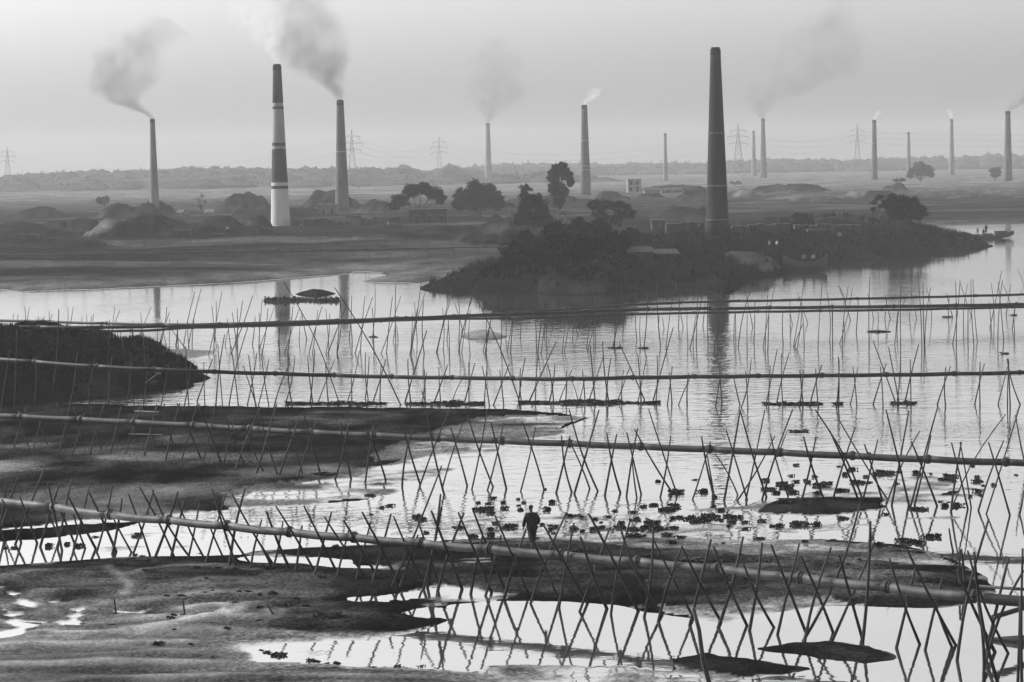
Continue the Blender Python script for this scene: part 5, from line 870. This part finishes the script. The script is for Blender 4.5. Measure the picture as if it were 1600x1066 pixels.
def person(label, P, face, pose='walk', shirt=None, low=None, hat=None, k=1.0):
    V_ = Vector; t = thing('person', label, 'person', P, None, face); fwd = V_((0, -1, 0)); R_ = {}
    # joints (figure faces -y)
    if pose == 'sit':
        hip = .16; kn = [(-.17, -.36, .34), (.17, -.34, .36)]; ft = [(-.14, -.52, .05), (.14, -.55, .05)]
    elif pose == 'walk':
        hip = .86; kn = [(-.07, -.10, .46), (.07, .04, .47)]; ft = [(-.08, -.16, .07), (.06, .26, .09)]
    else: hip = .88; kn = [(-.1, -.02, .47), (.1, 0, .47)]; ft = [(-.11, 0, .07), (.12, .02, .07)]
    z = hip; bend = -.12 if pose == 'walk' else (-.2 if pose == 'sit' else -.02)
    pel = V_((0, 0, z)); wst = V_((0, bend * .3, z + .16)); chs = V_((0, bend * .8, z + .38)); nk = V_((0, bend * 1.15, z + .56)); hb = V_((0, bend * 1.35, z + .64)); hc = V_((0, bend * 1.5 - .01, z + .73)); ht = V_((0, bend * 1.45, z + .82))
    B = [[(tuple(pel), (.15, .11)), (tuple(wst), (.125, .10)), (tuple(chs), (.16, .11)), (tuple(nk), .055), (tuple(hb), .062), (tuple(hc), (.082, .098)), (tuple(ht), (.05, .06))]]
    face_ = [(tuple(hc), .08), (tuple(hc + V_((0, -.095, -.01))), .022), (tuple(hc + V_((0, -.118, -.02))), .011)]; B.append(face_)
    for s in (-1, 1): B.append([(tuple(hc), .08), (tuple(hc + V_((s * .083, .01, -.005))), .016), (tuple(hc + V_((s * .092, .018, .0))), .010)])
    hands = []; arms = []
    for i, s in enumerate((-1, 1)):
        sh = chs + V_((s * .19, 0, .09))
        if pose == 'sit': el = sh + V_((s * .06, -.16, -.22)); wr = el + V_((-s * .08, -.24, -.02)); dd = V_((-s * .2, -.9, -.2)).normalized()
        elif s > 0 and pose == 'walk': el = sh + V_((.10, .03, -.27)); wr = el + V_((.03, -.08, -.25)); dd = V_((.05, -.15, -1)).normalized()
        elif pose == 'walk': el = sh + V_((-.10, .03, -.26)); wr = el + V_((.05, -.17, -.14)); dd = V_((.3, -.7, -.6)).normalized()
        else: el = sh + V_((s * .08, .02, -.27)); wr = el + V_((s * .01, -.08, -.24)); dd = V_((0, -.2, -1)).normalized()
        B.append([(tuple(chs), .1), (tuple(sh), .062), (tuple(el), .042), (tuple(wr), .027)]); arms.append((sh, el, wr)); th = V_((0, -1, 0)) if abs(dd.z) > .5 else V_((-s, 0, 0)); B += hand(wr, dd, th, V_((-s, 0, 0)) if abs(dd.z) > .5 else V_((0, 0, -1)))
        hj = pel + V_((s * .09, 0, -.04)); K_ = V_(kn[i]); F_ = V_(ft[i]); B.append([(tuple(pel), .12), (tuple(hj), .095), (tuple(K_), .058), (tuple(K_.lerp(F_, .35)), .054), (tuple(F_), .036), (tuple(F_ + V_((0, -.09, -.035))), (.04, .028)), (tuple(F_ + V_((0, -.16, -.045))), (.036, .018))])
    skinned('body', B, M_skin, t, 2)
    # face: eyes, brows, mouth
    f = MB()
    for s in (-1, 1): f.blob(tuple(hc + V_((s * .033, -.088, .012))), (.012, .008, .009), 1, 1, 0)
    f.blob(tuple(hc + V_((0, -.094, -.048))), (.026, .008, .007), 2, 1, 0); f.out('face_features', M_hair, t)
    h = MB(); h.blob(tuple(hc + V_((0, .018, .035))), (.093, .102, .082), 3, 2, .04); h.out('hair', M_hair, t, True)
    C_ = [[(tuple(pel + V_((0, 0, -.12))), (.26, .17)), (tuple(wst), (.235, .16)), (tuple(chs), (.215, .15)), (tuple(nk + V_((0, 0, -.02))), .07)]]
    for sh, el, wr in arms: C_.append([(tuple(chs), .12), (tuple(sh), .095), (tuple(el), .085), (tuple(wr.lerp(el, .12)), .07)])
    skinned('shirt', C_, shirt or M_cloth, t, 1)
    if pose != 'sit':
        Lg = []
        for i, s in enumerate((-1, 1)):
            hj = pel + V_((s * .09, 0, -.04)); K_ = V_(kn[i]); Lg.append([(tuple(pel), (.16, .13)), (tuple(hj), .135), (tuple(K_), .10), (tuple(K_.lerp(V_(ft[i]), .55)), .085)])
        skinned('trousers', Lg, low or M_cloth, t, 1)
    else:
        skinned('wrap', [[(tuple(pel), (.17, .15)), (tuple(pel + V_((.1, -.2, .1))), .11), (tuple(V_(kn[1])), .085)], [(tuple(pel), (.17, .15)), (tuple(pel + V_((-.1, -.2, .1))), .11), (tuple(V_(kn[0])), .085)]], low or M_cloth, t, 1)
    if hat: MB().tube([tuple(hc + V_((0, 0, .05))), tuple(hc + V_((0, 0, .07))), tuple(hc + V_((0, 0, .16)))], [.2, .19, .03], 12).out('hat', M_thatch, t)
    t.scale = (k, k, k); return t
M_grey_cloth = mat('grey_cloth', .1, .16, rough=.95, scale=12)
Pm = grounds([(832, 858)])[0]
person('man in dark loose clothes walking across the wet sand, seen from behind', Pm, R(180 + 12), 'walk', k=1.0)

# ------------------------------------------------------------------ boats
def hull(mb, L, W, D, sheer=.5, n=17, k=7, inner=.08):
    """open planked hull along x, curved up to pointed ends; outside and inside skins with thickness"""
    def ring(f, ins):
        x = (f - .5) * L; w_ = W / 2 * max(0.02, math.sin(math.pi * f)) ** .6 - ins; w_ = max(w_, .015); up = sheer * abs(2 * f - 1) ** 2.4; pts = []
        for j in range(k + 1):
            a = math.pi * j / k; yy = -math.cos(a) * w_; zz = up + D * (1 - math.sin(a) ** .7) - (0 if not ins else -ins * .8 * math.sin(a)); pts.append((x * (1 if not ins else .97), yy, zz))
        return pts
    for ins in (0, inner):
        b = len(mb.V)
        for i in range(n): mb.V += ring(i / (n - 1), ins)
        for i in range(n - 1):
            for j in range(k):
                q = b + i * (k + 1) + j; F = (q, q + 1, q + k + 2, q + k + 1); mb.F.append(F if not ins else F[::-1])
    b0, b1 = len(mb.V) - 2 * n * (k + 1), len(mb.V) - n * (k + 1)
    for i in range(n - 1):
        for j in (0, k): a, c = b0 + i * (k + 1) + j, b1 + i * (k + 1) + j; mb.F.append((a, a + k + 1, c + k + 1, c))
    return mb
# cargo boat with two standing people, leaving behind the peninsula tip
P = pix(1545, 373, 0); t = thing('cargo_boat', 'long wooden cargo boat loaded high, sailing behind the tip of the peninsula', 'boat', P + Vector((0, 0, -.2)), None, R(4))
hull(MB(), 9.4, 2.1, .75, .85).out('hull', M_wood, t, True)
MB().box(2.2, 0, 1.15, 2.1, 1.4, .75, 0, .94).out('cabin', M_brickd, t); MB().box(-.3, 0, .9, 2.2, 1.4, .5, 0, .8).box(-2.2, 0, .85, 1.2, 1.3, .4, 0, .8).out('cargo', M_brickd, t); MB().box(2.2, 0, 1.56, 2.3, 1.6, .07).out('cabin_roof', M_wood, t); MB().tube([(-4.6, 0, .7), (-5.1, .2, 1.7)], .04, 6).out('rudder_post', M_wood, t)
c, s_ = math.cos(R(4)), math.sin(R(4))
def onb(x, z): return P + Vector((x * c, x * s_, -.2 + z))
person('taller of two people standing on the loaded cargo boat', onb(-.5, 1.15), R(30), 'stand', k=1.0); person('smaller person standing aft on the loaded cargo boat', onb(-2.1, 1.05), R(-20), 'stand', shirt=M_grey_cloth, k=.75); person('crouching person beside the taller one on the cargo boat', onb(-1.05, 1.15), R(10), 'sit', k=.95)
# moored barge at the bank with workers
P2 = pix(1258, 425, 0); t = thing('barge', 'dark broad barge moored at the bank below the kiln', 'boat', P2 + Vector((0, 0, -.3)), None, R(12)); hull(MB(), 6.2, 2.6, 1.7, .9).out('hull', M_rubber, t, True); MB().box(0, 0, 1.2, 4.0, 1.9, .12).out('deck', M_wood, t); MB().tube([(2.2, 0, 1.2), (2.2, 0, 2.6)], .06, 6).tube([(-2.2, 0, 1.2), (-2.2, 0, 2.4)], .06, 6).out('posts', M_wood, t)
for i, (x, lb, sh, ps) in enumerate([(-1.5, 'light-shirted person at the left end of the moored barge', M_white, 'sit'), (-.1, 'person standing mid barge', M_grey_cloth, 'stand'), (1.2, 'pale-shirted person near the right end of the moored barge', M_white, 'stand')]):
    person(lb, P2 + Vector((x * math.cos(R(12)), x * math.sin(R(12)), .97)), R(20 * i), ps, shirt=sh, k=.9)
P3 = pix(1420, 397, 0); t = thing('rowing_boat', 'small rowing boat drawn up under the peninsula slope', 'boat', P3 + Vector((0, 0, -.15)), None, R(5)); hull(MB(), 4.6, 1.4, .7, .4).out('hull', M_wood, t, True); MB().box(0, 0, .5, .25, 1.1, .05).out('thwart', M_brick, t)
# canoe under the left bank, a man in white sitting in it
P4 = pix(185, 611, 0); t = thing('canoe', 'long dark canoe lying under the steep left bank', 'boat', P4 + Vector((0, 0, -.12)), None, R(6)); hull(MB(), 5.4, .95, .42, .38).out('hull', M_wood, t, True); MB().box(-.8, 0, .3, .2, .7, .04).out('thwart', M_bark, t)
person('man in a white shirt sitting in the canoe', P4 + Vector((.15, .02, .12)), R(-60), 'sit', shirt=M_white); B = P4 + Vector((1.5, 0, .3)); tag(MB().tube([(0, 0, 0), (1.1, .1, .75)], .025, 6).box(1.25, .1, .86, .34, .03, .14).out('paddle', M_tin, None, False, B), 'pale paddle sticking up from the bow of the canoe', 'paddle')
for i, (u, v, lb, sh) in enumerate([(1042, 364, 'person in pale clothes by the kiln wall, left of the tallest chimney', M_white), (1094, 364, 'person standing just left of the tallest chimney foot', M_grey_cloth), (1202, 392, 'left one of two workers on the bank above the barge', M_white), (1214, 392, 'right one of two workers on the bank above the barge', M_white), (1312, 378, 'lone worker halfway up the peninsula slope', M_grey_cloth)]):
    p = place(u, v); person(lb, p, R(40 * i), 'stand', shirt=sh, k=.95)
for i, (u, v, lb) in enumerate(WORKERS): person(lb, place(u, v), R(50 * i), 'stand', shirt=M_grey_cloth if i % 2 else M_white, k=.95)

# ------------------------------------------------------------------ the haze of the brick field
hz = MB(); hz.box(0, 3150, 49, 7600, 6640, 102)
HM = bpy.data.materials.new('haze'); HM.use_nodes = True; HM.node_tree.nodes.clear()
vo = HM.node_tree.nodes.new('ShaderNodeVolumePrincipled'); ho = HM.node_tree.nodes.new('ShaderNodeOutputMaterial')
vo.inputs['Color'].default_value = g(.66); vo.inputs['Density'].default_value = .00021; vo.inputs['Anisotropy'].default_value = .2
HM.node_tree.links.new(vo.outputs[0], ho.inputs['Volume'])
hazo = hz.out('haze', HM); tag(hazo, kind='stuff')
